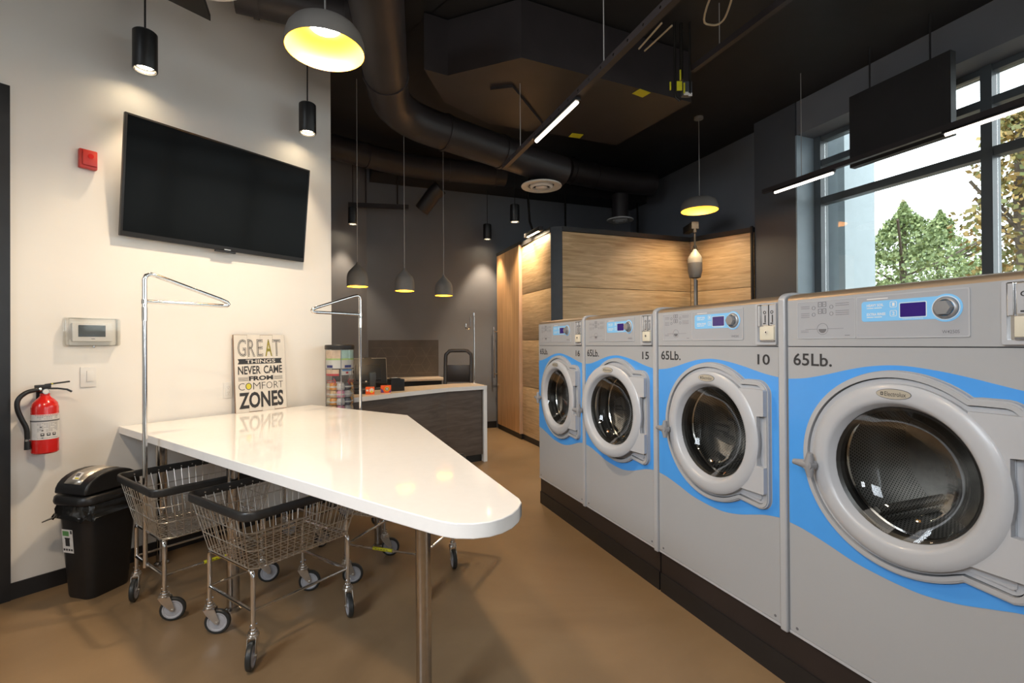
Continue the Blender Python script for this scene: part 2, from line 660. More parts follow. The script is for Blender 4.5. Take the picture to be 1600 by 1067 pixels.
# window wall on the right
wall_multi('wall_right', M_grey, [
    (RP(5.7, -7.5), RP(5.7, 4.58), 4.22, CEIL, 0.44, -1),
    (RP(5.7, -7.5), RP(5.7, 4.58), 0, 0.9, 0.44, -1),
    (RP(5.93, 5.25), RP(5.93, 9.0), 0, CEIL, 0.2, -1)])
k = g(M_pilaster)
k.prism([(p.x, p.y) for p in (RP(5.7, 4.6), RP(5.7, 5.25), RP(6.14, 5.25), RP(6.14, 4.6))], [], 0, CEIL)
struct(k.done('column_right', smooth=0))
k = g(M_jamb)
k.prism([(p.x, p.y) for p in (RP(5.7, 4.58), RP(5.7, 4.6), RP(6.06, 4.6), RP(6.06, 4.58))], [], 0.9, 4.22)
struct(k.done('trim_1', smooth=0))

# baseboards
struct(g(M_base).prism([(p.x, p.y) for p in (WP(-0.02), WP(2.26), WP(2.26, 0.012), WP(-0.02, 0.012))], [], 0, 0.1).done('baseboard_left', smooth=0))
nb = Vector((0.3566, -0.9343, 0))
struct(g(M_base).prism([(p.x, p.y) for p in (BC, BC + EW * 2.3, BC + EW * 2.3 + nb * 0.012, BC + nb * 0.012)], [], 0, 0.12).done('baseboard_back', smooth=0))

# black soffit along the top of the back wall
k = g(M_black)
k.prism([(p.x, p.y) for p in (BC + nb * 0.02 + EW * 0.05, BC + EW * 5.3 + nb * 0.02, BC + EW * 5.3 + nb * 0.55, BC + EW * 0.05 + nb * 0.55)], [], 4.30, CEIL - 0.01)
struct(k.done('ceiling_soffit', smooth=0))

# window: frame, transoms, mullions and glass
def qbox(kk, q0, q1, s0, s1, z0, z1):
    kk.prism([(p.x, p.y) for p in (RP(q0, s0), RP(q0, s1), RP(q1, s1), RP(q1, s0))], [], z0, z1)


MULL = [4.53, 2.785, 1.05, -0.72, -2.5, -4.3]
for wi in range(5):
    s_hi, s_lo = MULL[wi], MULL[wi + 1]
    fr = g(M_frame)
    hw = 0.055
    a0, a1 = s_lo + (0.0 if wi < 4 else 0.0), s_hi
    for zz, hh in ((0.95, 0.05), (3.38, 0.045), (3.87, 0.04), (4.185, 0.03)):
        qbox(fr, 6.02, 6.14, a0 + 0.04, a1 - 0.04, zz - hh, zz + hh)
    qbox(fr, 6.0, 6.14, a1 - 0.045, a1 + (0.045 if wi == 0 else 0.0), 0.9, 4.22)
    qbox(fr, 6.0, 6.14, a0, a0 + 0.045, 0.9, 4.22)
    o = struct(fr.done('window_%d' % (wi + 1), smooth=0))
    gl = g(M_glass)
    qbox(gl, 6.075, 6.081, a0 + 0.05, a1 - 0.05, 1.0, 4.155)
    gl.done('window_glass', parent=o, smooth=0)

# door of the shop at the far left, dark metal with glass
k = g(M_darkmetal)
for s0, s1, z0, z1 in ((-0.1, -0.02, 0, 3.15), (-1.25, -1.17, 0, 3.15), (-1.17, -0.1, 3.07, 3.15)):
    k.prism([(p.x, p.y) for p in (WP(s0, 0.02), WP(s1, 0.02), WP(s1, -0.14), WP(s0, -0.14))], [], z0, z1)
o = struct(k.done('door_1', smooth=0))
k = g(M_darkmetal)
for s0, s1, z0, z1 in ((-0.19, -0.105, 0.03, 3.06), (-1.165, -1.08, 0.03, 3.06), (-1.08, -0.19, 0.03, 0.25), (-1.08, -0.19, 2.96, 3.06)):
    k.prism([(p.x, p.y) for p in (WP(s0, -0.02), WP(s1, -0.02), WP(s1, -0.07), WP(s0, -0.07))], [], z0, z1)
k.done('door_leaf', parent=o, smooth=0)
k = g(mat('smoked_glass', (0.03, 0.033, 0.035), 0.08, var=0.05))
k.prism([(p.x, p.y) for p in (WP(-1.08, -0.04), WP(-0.19, -0.04), WP(-0.19, -0.05), WP(-1.08, -0.05))], [], 0.25, 2.96)
k.done('door_glass', parent=o, smooth=0)

# ------------------------------------------------------------------ washers
S0 = (4.366, 3.452, 2.5345, 1.617)
QF = 1.947
ZB, ZT, ZS = 0.262, 1.735, 1.53
CU, CZ = 0.452, 1.075


def rim_outline(sc=1.0, n=64):
    """door surround: a circle with a squared hinge tab on its right"""
    R = 0.366
    pts = []
    a0 = atan2(0.29, 0.223)
    a1 = 2 * pi - atan2(0.318, 0.181)
    for i in range(n + 1):
        a = a0 + (a1 - a0) * i / n
        pts.append((R * cos(a), R * sin(a)))
    pts += [(0.20, -0.306), (0.325, -0.318)]
    for i in range(7):
        a = radians(-80 + 75 * i / 6)
        pts.append((0.319 + 0.055 * cos(a), -0.262 + 0.055 * sin(a)))
    for i in range(7):
        a = radians(5 + 80 * i / 6)
        pts.append((0.306 + 0.068 * cos(a), 0.224 + 0.068 * sin(a)))
    pts += [(0.245, 0.292)]
    if sc != 1.0:
        out = []
        nn = len(pts)
        for i in range(nn):
            p, a, b = Vector(pts[i]), Vector(pts[i - 1]), Vector(pts[(i + 1) % nn])
            t = (b - a).normalized()
            nrm = Vector((-t.y, t.x))
            out.append(tuple(p + nrm * sc))
        return out
    return pts


def at(pts, dx=CU, dz=CZ):
    return [(x + dx, z + dz) for x, z in pts]


def smooth_curve(pts, n=6):
    out = []
    for i in range(len(pts) - 1):
        p0 = pts[max(i - 1, 0)]
        p1, p2 = pts[i], pts[i + 1]
        p3 = pts[min(i + 2, len(pts) - 1)]
        for j in range(n):
            t = j / n
            out.append(tuple(0.5 * ((2 * p1[c]) + (-p0[c] + p2[c]) * t + (2 * p0[c] - 5 * p1[c] + 4 * p2[c] - p3[c]) * t * t + (-p0[c] + 3 * p1[c] - 3 * p2[c] + p3[c]) * t ** 3) for c in (0, 1)))
    out.append(pts[-1])
    return out


WAVE_T = [(0.002, 1.385), (0.083, 1.393), (0.172, 1.412), (0.274, 1.439), (0.367, 1.457), (0.468, 1.462), (0.577, 1.449), (0.667, 1.431), (0.728, 1.416), (0.796, 1.40), (0.87, 1.388)]
WAVE_B = [(0.002, 0.742), (0.077, 0.733), (0.186, 0.708), (0.286, 0.682), (0.377, 0.670), (0.46, 0.664), (0.536, 0.666), (0.629, 0.683), (0.714, 0.709), (0.79, 0.732), (0.87, 0.745)]


def make_washer(label, number, s, ajar):
    loc = RP(QF, s)
    t = thing('washing_machine', label, 'washing machine', loc, AW, 'front loading washers in a row')
    # cabinet: front sheet with the door hole, sides, back
    k = g(M_wash)
    k.prism(rrect(0.0, ZB, 0.872, ZS - 0.002, 0.004, 2), [circ(CU, CZ, 0.315)], -0.0, -0.02, UP)
    k.prism(rrect(0.0, ZS + 0.002, 0.872, ZT, 0.004, 2), [], 0.0, -0.02, UP)
    k.use(M_ink).box((0.436, 0.012, ZS), (0.872, 0.012, 0.006))
    k.use(M_wash)
    for x in (0.006, 0.866):
        k.box((x, 0.48, (ZB + ZT) / 2), (0.012, 0.92, ZT - ZB))
    k.box((0.436, 0.934, (ZB + ZT) / 2), (0.85, 0.012, ZT - ZB))
    k.box((0.436, 0.48, ZB + 0.008), (0.85, 0.9, 0.012))
    k.use(M_washl).box((0.436, 0.004, ZB - 0.008), (0.872, 0.012, 0.012))
    for x in (0.035, 0.84):
        k.use(M_greyink).cyl((x, -0.002, ZB + 0.02), (x, 0.004, ZB + 0.02), 0.006, seg=10)
    k.done('cabinet', parent=t)
    # side wall strip between machines, rounded over at the top
    k = g(M_washrim)
    yzs = Matrix(((0, 0, 1, 0), (1, 0, 0, 0), (0, 1, 0, 0), (0, 0, 0, 1)))
    pr = [(-0.014, ZB - 0.02), (-0.014, ZT)] + [(0.046 - 0.06 * cos(radians(a)), ZT + 0.04 * sin(radians(a))) for a in range(10, 91, 10)] + [(0.93, ZT + 0.04), (0.93, ZB - 0.02)]
    k.prism(pr, [], 0.876, 0.9125, yzs)
    st_o = k.done('corner_strip', parent=t)
    bv_ = st_o.modifiers.new('edge', 'BEVEL')
    bv_.width = 0.006
    bv_.segments = 2
    bv_.limit_method = 'ANGLE'
    bv_.angle_limit = radians(60)
    # steel top, rolled at the front
    k = g(M_topst)
    pr = [(0.0, ZT)] + [(0.075 - 0.075 * cos(radians(a)), ZT + 0.032 * sin(radians(a))) for a in range(0, 91, 10)] + [(0.94, ZT + 0.032), (0.94, ZT)]
    yz = Matrix(((0, 0, 1, 0), (1, 0, 0, 0), (0, 1, 0, 0), (0, 0, 0, 1)))
    k.prism(pr, [], 0.0, 0.872, yz)
    k.done('top_cover', parent=t)
    # blue wave sheet
    k = g(M_blue)
    outer = smooth_curve(WAVE_B) + smooth_curve(WAVE_T)[::-1]
    k.prism(outer, [at(rim_outline(-0.004))], 0.0, 0.0012, UP)
    k.done('blue_wave', parent=t, smooth=0)
    # lettering on the front
    k = g(M_ink)
    k.text('65Lb.', 0.028, 1.447, 0.205, 1.501, y=-0.0005, off=0.014)
    k.done('capacity_lettering', parent=t, smooth=0)
    k = g(M_ink)
    if number:
        k.text(number, 0.751, 1.443, 0.822, 1.493, y=-0.0005, off=0.016)
    k.done('number', parent=t, smooth=0) if number else k.bm.free()
    # door surround
    k = g(M_washrim)
    k.prism(at(rim_outline()), [at(rim_outline(0.022))], 0.0, 0.018, UP)
    k.prism(at(rim_outline(0.006)), [at(rim_outline(0.022))], 0.018, 0.023, UP)
    k.use(M_ink).prism(at(rim_outline(0.02)), [circ(CU, CZ, 0.27)], -0.004, 0.002, UP)
    k.use(M_washl).prism(at(rim_outline(0.026)), [circ(CU, CZ, 0.262)], 0.002, 0.012, UP)
    k.prism(at(rim_outline(0.042)), [circ(CU, CZ, 0.262)], 0.012, 0.017, UP)
    k.done('door_surround', parent=t)
    # rubber boot and drum
    Mc = Matrix.Translation((CU, 0, CZ)) @ TOY
    k = g(M_gasket)
    k.lathe([(0.268, -0.004), (0.25, -0.012), (0.238, -0.05), (0.246, -0.075), (0.27, -0.07), (0.30, -0.03)], 48, Mc)
    k.use(M_chrome).lathe([(0.243, -0.076), (0.238, -0.082), (0.243, -0.088), (0.27, -0.09)], 48, Mc)
    k.done('door_boot', parent=t)
    k = g(M_drum)
    Md = TOY
    k.lathe([(0.245, -0.005), (0.28, -0.01), (0.335, -0.03), (0.335, -0.52)], 64, Md)
    k.use(M_drumback).lathe([(0.335, -0.52), (0.2, -0.525), (0.12, -0.50), (0.0, -0.495)], 64, Md)
    k.use(M_drum)
    for j in range(3):
        a = radians(90 * 0 - 8 + 120 * j)
        ca, sa = cos(a), sin(a)
        p0 = Vector((0.335 * ca, 0.03, 0.335 * sa))
        tx = Vector((-sa, 0, ca))
        rx = Vector((ca, 0, sa))
        for h0, h1, wd in ((0.0, 0.05, 0.05), (0.05, 0.085, 0.03)):
            c = p0 - rx * ((h0 + h1) / 2) + Vector((0, 0.23, 0))
            Mx = Matrix.Translation(c) @ Matrix((tuple((tx.x, 0, rx.x, 0)), (0, 1, 0, 0), tuple((tx.z, 0, rx.z, 0)), (0, 0, 0, 1)))
            k.box((0, 0, 0), (wd, 0.44, h1 - h0), M=Mx, bev=0.008)
    k.done('drum', parent=t, loc=(CU, 0.09, CZ))
    # door: ring and hinge block, turning about the hinge edge
    PX, DZ = 0.822, 1.076
    dx = 0.470 - PX
    k = g(M_washl)
    Mr = Matrix.Translation((dx, 0, 0)) @ TOY
    k.lathe([(0.24, 0.018), (0.316, 0.020), (0.322, 0.032), (0.321, 0.044), (0.313, 0.051), (0.292, 0.0555), (0.268, 0.056), (0.257, 0.053), (0.250, 0.045), (0.235, 0.010), (0.232, 0.005)], 72, Mr, closed=True)
    blk = [(0.21, 0.250), (0.345, 0.250), (0.350, 0.245), (0.350, 0.127), (0.312, 0.123), (0.312, -0.110), (0.350, -0.114), (0.350, -0.234), (0.345, -0.239), (0.20, -0.239)]
    blk += [(0.255 * cos(radians(a)), 0.255 * sin(radians(a))) for a in (-50, -35, -20, -5, 10, 25, 40)]
    k.prism([(x + dx, z) for x, z in blk], [], 0.020, 0.044, UP)
    door = k.done('door', parent=t, loc=(PX, 0, DZ), rot=(0, 0, ajar), smooth=40)
    k = g(M_doorglass)
    k.lathe([(0.234, 0.024), (0.20, -0.02), (0.15, -0.06), (0.08, -0.075), (0.0, -0.08)], 48, Matrix.Translation((dx, 0, 0)) @ TOY)
    k.done('door_glass', parent=door, smooth=60)
    k = g(M_gasket)
    k.lathe([(0.238, 0.02), (0.226, 0.012), (0.222, -0.004), (0.232, -0.014)], 48, Matrix.Translation((dx, 0, 0)) @ TOY)
    k.done('glass_seal', parent=door)
    k = g(M_badge)
    el = [(dx + 0.056 * cos(2 * pi * i / 32), 0.286 + 0.017 * sin(2 * pi * i / 32)) for i in range(32)]
    el2 = [(dx + 0.058 * cos(2 * pi * i / 32), 0.286 + 0.019 * sin(2 * pi * i / 32)) for i in range(32)]
    k.use(M_greyink).prism(el2, [], 0.053, 0.0570, UP)
    k.use(M_badge).prism(el, [], 0.053, 0.0578, UP)
    k.use(M_ink).text('Electrolux', dx - 0.028, 0.278, dx + 0.042, 0.294, y=-0.0579, th=0.0003)
    k.prism(rrect(dx - 0.042, 0.280, dx - 0.033, 0.292, 0.001, 1), [rrect(dx - 0.0395, 0.2825, dx - 0.0355, 0.2895, 0.001, 1)], 0.0579, 0.0582, UP)
    k.done('badge', parent=door, smooth=0)
    k = g(M_latch)
    lx, lz = dx - 0.306, -0.032
    k.cyl((lx, -0.03, lz), (lx, -0.09, lz), 0.016, 0.014, 14)
    for a, r1 in ((82, 0.050), (180, 0.068), (-82, 0.050)):
        a = radians(a)
        k.cyl((lx, -0.084, lz), (lx + r1 * cos(a), -0.088, lz + r1 * sin(a)), 0.022, 0.011, 12)
    k.cyl((lx, -0.07, lz), (lx, -0.100, lz), 0.025, 0.020, 16)
    k.done('latch_knob', parent=door)
    # control panel
    k = g(M_plate)
    k.prism(rrect(0.052, 1.566, 0.302, 1.722, 0.004, 2), [], 0.0, 0.0015, UP)
    k.prism(rrect(0.309, 1.566, 0.666, 1.721, 0.004, 2), [], 0.0, 0.003, UP)
    k.use(M_washl).prism(rrect(0.306, 1.563, 0.669, 1.724, 0.005, 2), [rrect(0.310, 1.567, 0.665, 1.720, 0.004, 2)], 0.0, 0.0036, UP)
    k.use(M_washl).prism(rrect(0.050, 1.564, 0.304, 1.724, 0.005, 2), [rrect(0.053, 1.567, 0.301, 1.721, 0.004, 2)], 0.0, 0.0026, UP)
    k.use(M_lblue)
    lab = rrect(0.328, 1.626, 0.612, 1.703, 0.010, 3)
    k.prism(lab, [], 0.003, 0.0040, UP)
    k.prism(circ(0.604, 1.662, 0.047, 32), [], 0.003, 0.0042, UP)
    k.use(M_whitepl)
    k.text('HEAVY SOIL', 0.348, 1.682, 0.408, 1.692, y=-0.0042, th=0.0003, off=0.02)
    k.text('EXTRA RINSE', 0.348, 1.648, 0.415, 1.658, y=-0.0042, th=0.0003, off=0.02)
    for zz in (1.676, 1.642):
        for j, (a, b) in enumerate(((0.348, 0.372), (0.375, 0.402))):
            k.box(((a + b) / 2, -0.0042, zz), (b - a, 0.0006, 0.0028))
    for zz, tx_ in ((1.686, '1'), (1.653, '2')):
        k.prism(rrect(0.430, zz - 0.011, 0.453, zz + 0.011, 0.004, 2), [rrect(0.4315, zz - 0.0095, 0.4515, zz + 0.0095, 0.0035, 2)], 0.004, 0.0045, UP)
        k.text(tx_, 0.438, zz - 0.006, 0.446, zz + 0.006, y=-0.0042, th=0.0003, off=0.02)
    k.text('COMPASS CONTROL', 0.472, 1.629, 0.538, 1.6335, y=-0.0042, th=0.0003)
    k.prism(rrect(0.461, 1.635, 0.548, 1.690, 0.003, 1), [rrect(0.463, 1.637, 0.546, 1.688, 0.002, 1)], 0.004, 0.0046, UP)
    k.box((0.385, -0.0032, 1.711), (0.075, 0.0006, 0.003))
    k.use(M_greyink)
    k.text('W4250S', 0.592, 1.576, 0.641, 1.587, y=-0.0031, th=0.0003, off=0.004)
    # instruction drawings on the left plate
    for r_ in range(2):
        for c_ in range(2):
            x, z = 0.147 + c_ * 0.019, 1.668 + r_ * 0.028
            k.prism(rrect(x, z, x + 0.017, z + 0.021, 0.001, 1), [rrect(x + 0.002, z + 0.002, x + 0.015, z + 0.019, 0.001, 1)], 0.0015, 0.0021, UP)
            k.box((x + 0.0085, -0.0018, z + 0.0105), (0.006, 0.0006, 0.002))
    for x, z in ((0.127, 1.694), (0.205, 1.694), (0.127, 1.666), (0.205, 1.666)):
        k.prism(circ(x, z, 0.008, 14), [circ(x, z, 0.0066, 14)], 0.0015, 0.0021, UP)
    for zz in (1.702, 1.694, 1.672, 1.664, 1.656):
        k.box((0.088, -0.0017, zz), (0.04, 0.0004, 0.0016))
        k.box((0.25, -0.0017, zz + 0.004), (0.055, 0.0004, 0.0016))
    k.prism(circ(0.166, 1.604, 0.024, 24), [circ(0.166, 1.604, 0.0228, 24)], 0.0015, 0.0020, UP)
    k.prism([(0.166 + 0.017 * cos(radians(a)), 1.604 + 0.017 * sin(radians(a))) for a in range(180, 361, 20)], [], 0.0015, 0.0019, UP)
    k.box((0.115, -0.0017, 1.604), (0.055, 0.0004, 0.0012))
    k.box((0.222, -0.0017, 1.604), (0.065, 0.0004, 0.0012))
    for zz in (1.598, 1.592):
        k.box((0.085, -0.0017, zz), (0.036, 0.0004, 0.0012))
    k.box((0.27, -0.0017, 1.576), (0.02, 0.0004, 0.002))
    cp = k.done('control_panel', parent=t, smooth=0)
    k = g(M_disp)
    k.prism(rrect(0.464, 1.638, 0.545, 1.687, 0.002, 1), [], 0.004, 0.0044, UP)
    k.done('display', parent=cp, smooth=0)
    k = g(M_dial)
    Mk = Matrix.Translation((0.604, 0, 1.662)) @ TOY
    k.lathe([(0.037, 0.004), (0.037, 0.008), (0.034, 0.012), (0.028, 0.014)], 28, Mk)
    k.lathe([(0.0285, 0.0138), (0.0245, 0.030), (0.0, 0.032)], 6, Mk)
    k.use(M_whitepl).prism(circ(0.604, 1.662, 0.0405, 28), [circ(0.604, 1.662, 0.0385, 28)], 0.004, 0.0055, UP)
    k.done('dial', parent=cp)
    # coin box
    k = g(M_washl)
    k.prism(rrect(0.752, 1.538, 0.868, 1.731, 0.006, 2), [rrect(0.764, 1.552, 0.864, 1.727, 0.004, 2)], 0.0, 0.014, UP)
    k.use(M_chrome)
    k.prism(rrect(0.764, 1.552, 0.864, 1.727, 0.003, 1), [], 0.001, 0.003, UP)
    k.box((0.773, -0.008, 1.675), (0.016, 0.012, 0.10), bev=0.002)
    k.use(M_stain).box((0.823, -0.006, 1.676), (0.076, 0.008, 0.095), bev=0.002)
    k.use(M_ink)
    for x in (0.806, 0.846):
        k.box((x, -0.0105, 1.66), (0.005, 0.002, 0.035))
        k.prism(circ(x - 0.003, 1.69, 0.008, 14), [circ(x - 0.003, 1.69, 0.005, 14)], 0.0095, 0.0112, UP)
        k.box((x - 0.004, -0.0105, 1.638), (0.014, 0.002, 0.005))
    k.box((0.826, -0.0065, 1.676), (0.004, 0.012, 0.097))
    cb = k.done('coin_slot', parent=t)
    k = g(M_cream)
    k.box((0.825, -0.014, 1.592), (0.078, 0.022, 0.062), bev=0.003)
    k.use(M_chrome).cyl((0.825, -0.024, 1.596), (0.825, -0.029, 1.596), 0.008, seg=14)
    k.use(M_ink).cyl((0.825, -0.028, 1.596), (0.825, -0.0295, 1.596), 0.004, seg=10)
    k.use(M_greyink).box((0.825, -0.012, 1.556), (0.078, 0.02, 0.006))
    k.done('coin_drawer', parent=cb)
    return t


make_washer('front load washer numbered 16 at the far end of the row by the wood panels', '16', S0[0], 0.0)
make_washer('grey and blue front load washer numbered 15, its round door slightly open', '15', S0[1], radians(7.0))
make_washer('grey and blue front load washer numbered 10, with a cream coin drawer', '10', S0[2], 0.0)
make_washer('nearest and largest front load washer, cut off by the right edge of the picture', None, S0[3], 0.0)

PG = 'plinths under the washers'
for a, b, lab in ((S0[0] + 0.0, S0[2] + 0.014, 'dark plinth under the two farthest washers'), (S0[2], S0[3] - 0.92, 'dark plinth under the two nearest washers')):
    k = g(M_plinth)
    qbox(k, QF + 0.012, QF + 0.93, b, a, 0.0, ZB - 0.022)
    k.use(M_base)
    qbox(k, QF + 0.004, QF + 0.012, b, a, 0.0, 0.115)
    tag(k.done('washer_plinth', smooth=0), lab, 'plinth', PG)

# ------------------------------------------------------------------ folding table
front = [(-2.785, 3.445), (-0.452, 1.719)]
tip = [(-0.27, 1.592), (-0.224, 1.563), (-0.18, 1.546), (-0.125, 1.543), (-0.075, 1.557), (-0.035, 1.587), (-0.003, 1.630), (0.019, 1.685), (0.031, 1.748), (0.024, 1.79)]
outl = [(-2.775, 3.452)] + front[1:] + tip + [(-0.838, 3.915), (-1.895, 4.625)]
tb = thing('folding_table', 'white glossy angular folding table on steel legs against the white wall', 'table', (-1.2, 3.0, 0), 0, None)
OT = Vector((-1.2, 3.0))
k = g(M_ctop)
k.prism([(x - OT.x, y - OT.y) for x, y in outl], [], 0.935, 0.985)
o = k.done('tabletop', parent=tb, smooth=30)
bv = o.modifiers.new('edge', 'BEVEL')
bv.width = 0.003
bv.segments = 2
bv.limit_method = 'ANGLE'
for (x, y, r) in ((-0.372, 2.03, 0.032), (-1.645, 2.88, 0.034), (-2.50, 3.49, 0.034), (-1.03, 3.77, 0.034)):
    k = g(M_steel)
    x -= OT.x
    y -= OT.y
    k.cyl((x, y, 0.012), (x, y, 0.925), r, seg=28)
    k.lathe([(0.0, 0.0), (r + 0.012, 0.0), (r + 0.012, 0.012), (r, 0.022), (r, 0.03)], 28, Matrix.Translation((x, y, 0)))
    k.lathe([(r, 0.915), (0.06, 0.922), (0.06, 0.934), (0.0, 0.934)], 28, Matrix.Translation((x, y, 0)))
    k.done('leg', parent=tb)

# ------------------------------------------------------------------ laundry carts
def make_caster():
    fork = g(M_zinc)
    fork.cyl((0, 0, 0.148), (0, 0, 0.158), 0.024, seg=18)
    fork.cyl((0, 0, 0.138), (0, 0, 0.148), 0.028, seg=18)
    for s_ in (-1, 1):
        Mx = Matrix(((0, 0, 1, s_ * 0.019 - 0.0015), (1, 0, 0, 0), (0, 1, 0, 0), (0, 0, 0, 1)))
        fork.prism([(-0.028, 0.14), (0.030, 0.14), (0.052, 0.075), (0.046, 0.058), (0.034, 0.058), (-0.012, 0.11)], [], 0.0, 0.003, Mx)
    fork.box((0.0, 0.0, 0.139), (0.041, 0.056, 0.004))
    fork.cyl((-0.026, 0.04, 0.065), (0.026, 0.04, 0.065), 0.006, seg=10)
    return fork


def make_wheel():
    k_ = g(M_tire)
    X = Matrix(((0, 0, 1, 0), (1, 0, 0, 0.04), (0, 1, 0, 0.065), (0, 0, 0, 1)))
    k_.lathe([(0.050, -0.013), (0.060, -0.013), (0.0645, -0.008), (0.065, 0.0), (0.0645, 0.008), (0.060, 0.013), (0.050, 0.013)], 32, X)
    k_.use(M_wheel).lathe([(0.0, -0.014), (0.012, -0.015), (0.014, -0.011), (0.040, -0.010), (0.044, -0.013), (0.051, -0.013)], 32, X)
    k_.lathe([(0.051, 0.013), (0.044, 0.013), (0.040, 0.010), (0.014, 0.011), (0.012, 0.015), (0.0, 0.014)], 32, X)
    return k_


HX, HY, BX, BY = 0.31, 0.35, 0.243, 0.288
ZR, ZBOT = 0.745, 0.462


def loop_pts(hx, hy, z, r, n=4):
    return [(x, y, z) for x, y in rrect(-hx, -hy, hx, hy, r, n)]


def make_cart(label):
    t = thing('laundry_cart', label, 'laundry cart', (0, 0, 0), 0, 'wire laundry carts under the table')
    k = g(M_zinc)
    rw = 0.0024

    def lerp(z):
        f = (ZR - z) / (ZR - ZBOT)
        return HX + (BX - HX) * f - 0.004, HY + (BY - HY) * f - 0.004
    for z in (0.655, 0.56, ZBOT):
        hx, hy = lerp(z)
        k.tube(loop_pts(hx, hy, z, 0.05), 0.003, 6, True)
    nx, ny = 13, 15
    hx0, hy0 = lerp(ZR)
    hx1, hy1 = lerp(ZBOT)
    for i in range(nx):
        f = -1 + 2 * (i + 0.5) / nx
        f *= 0.93
        for sg in (-1, 1):
            k.tube([(f * hx0, sg * hy0, ZR), (f * hx1, sg * hy1, ZBOT)], rw, 5)
        k.tube([(f * hx1, -hy1, ZBOT), (f * hx1, hy1, ZBOT)], rw, 5)
    for i in range(ny):
        f = (-1 + 2 * (i + 0.5) / ny) * 0.94
        for sg in (-1, 1):
            k.tube([(sg * hx0, f * hy0, ZR), (sg * hx1, f * hy1, ZBOT)], rw, 5)
        k.tube([(-hx1, f * hy1, ZBOT - 0.004), (hx1, f * hy1, ZBOT - 0.004)], rw, 5)
    k.done('wire_basket', parent=t)
    k = g(M_vinyl)
    k.tube(loop_pts(HX, HY, ZR, 0.055, 6), 0.01, 12, True, flat=(0.009, 0.022))
    k.use(M_zinc)
    for j in range(9):
        yy = -0.26 + j * 0.065
        for sg in (-1, 1):
            k.cyl((sg * (HX - 0.0125), yy, ZR), (sg * (HX - 0.008), yy, ZR), 0.004, seg=8)
    k.done('rim', parent=t)
    k = g(M_chrome)
    LX, LY, zb = 0.223, 0.273, 0.254
    for sg in (-1, 1):
        k.tube([(-LX, sg * LY, zb), (LX, sg * LY, zb)], 0.0095, 10)
        k.tube([(sg * LX, -LY, zb + 0.004), (sg * LX, LY, zb + 0.004)], 0.007, 10)
        k.tube([(sg * (LX - 0.03), -LY, ZBOT - 0.014), (sg * (LX - 0.03), LY, ZBOT - 0.014)], 0.008, 10)
        k.tube([(-LX + 0.03, sg * LY, ZBOT - 0.014), (LX - 0.03, sg * LY, ZBOT - 0.014)], 0.008, 10)
    k.done('brace_frame', parent=t)
    for sx, sy in ((-1, -1), (1, -1), (1, 1), (-1, 1)):
        k = g(M_chrome)
        x, y = sx * LX, sy * LY
        k.tube([(x, y, 0.155), (x, y, 0.42), (x - sx * 0.004, y, 0.436), (x - sx * 0.016, y, ZBOT - 0.016), (x - sx * 0.03, y, ZBOT - 0.014)], 0.0115, 12)
        k.cyl((x, y, 0.157), (x, y, 0.172), 0.016, seg=14)
        k.cyl((x, y - 0.018, 0.19), (x, y + 0.018, 0.19), 0.004, seg=8)
        k.done('leg', parent=t)
    k = g(M_yellow)
    k.cyl((LX, -0.07, zb + 0.004), (LX, 0.07, zb + 0.004), 0.0105, seg=12)
    k.use(M_ink)
    for j in range(5):
        k.box((LX + 0.0102, -0.045 + j * 0.02, zb + 0.007), (0.001, 0.011, 0.003))
    k.done('yellow_sleeve', parent=t)
    # garment rack: pole from the front brace, closed triangular hanging bar on top
    k = g(M_chrome)
    px, py = -0.035, -0.285
    k.tube([(px, py, 0.24), (px, py, 1.945), (px, py + 0.008, 1.968), (px, py + 0.03, 1.978), (px, py + 0.06, 1.972), (px, py + 0.42, 1.855), (px, py + 0.462, 1.838), (px, py + 0.472, 1.826), (px, py + 0.462, 1.815), (px, py + 0.43, 1.813), (px, py, 1.813)], 0.0125, 12)
    k.cyl((px, py, 1.70), (px, py, 1.78), 0.015, seg=14)
    k.cyl((px, py, 1.80), (px, py, 1.826), 0.016, seg=14)
    k.done('garment_rack', parent=t)
    cm = make_caster().done('caster', parent=t, loc=(-LX, -LY, 0))
    wm = make_wheel().done('wheel', parent=cm)
    for sx, sy in ((1, -1), (1, 1), (-1, 1)):
        c = cm.copy()
        COL.objects.link(c)
        c.parent = t
        c.location = (sx * LX, sy * LY, 0)
        w_ = wm.copy()
        COL.objects.link(w_)
        w_.parent = c
    return t


def set_cart(t, loc, rz, trail):
    """trail: world heading (degrees) of each caster's trailing wheel, legs in order fl, fr, br, bl"""
    t.location = loc
    t.rotation_euler = (0, 0, rz)
    cs = [c for c in t.children if c.name.startswith('caster')]
    order = {(-1, -1): 0, (1, -1): 1, (1, 1): 2, (-1, 1): 3}
    for c in cs:
        i = order[(1 if c.location.x > 0 else -1, 1 if c.location.y > 0 else -1)]
        c.rotation_euler = (0, 0, radians(trail[i] - 90) - rz)


cartA = make_cart('wire laundry cart with a tall chrome garment rack, beside the black trash can')
set_cart(cartA, (-1.982, 3.113, 0), radians(-36.2), (-68, 20, 30, 60))
cartB = dup(cartA, 'front wire laundry cart without a rack, nearest the camera under the table', skip=('garment_rack', 'yellow_sleeve'))
set_cart(cartB, (-1.296, 2.738, 0), radians(-34.5), (10, -76, -60, 12))
cartC = dup(cartA, 'wire laundry cart behind the front steel table leg, with a yellow sleeve on its brace', skip=('garment_rack',))
set_cart(cartC, (-0.753, 3.305, 0), radians(-108.2), (10, 15, -80, -72))
cartD = dup(cartA, 'wire laundry cart behind the table, its chrome rack rising beside the soap dispenser')
set_cart(cartD, (-1.522, 4.085, 0), radians(145.8), (40, 0, 20, 60))

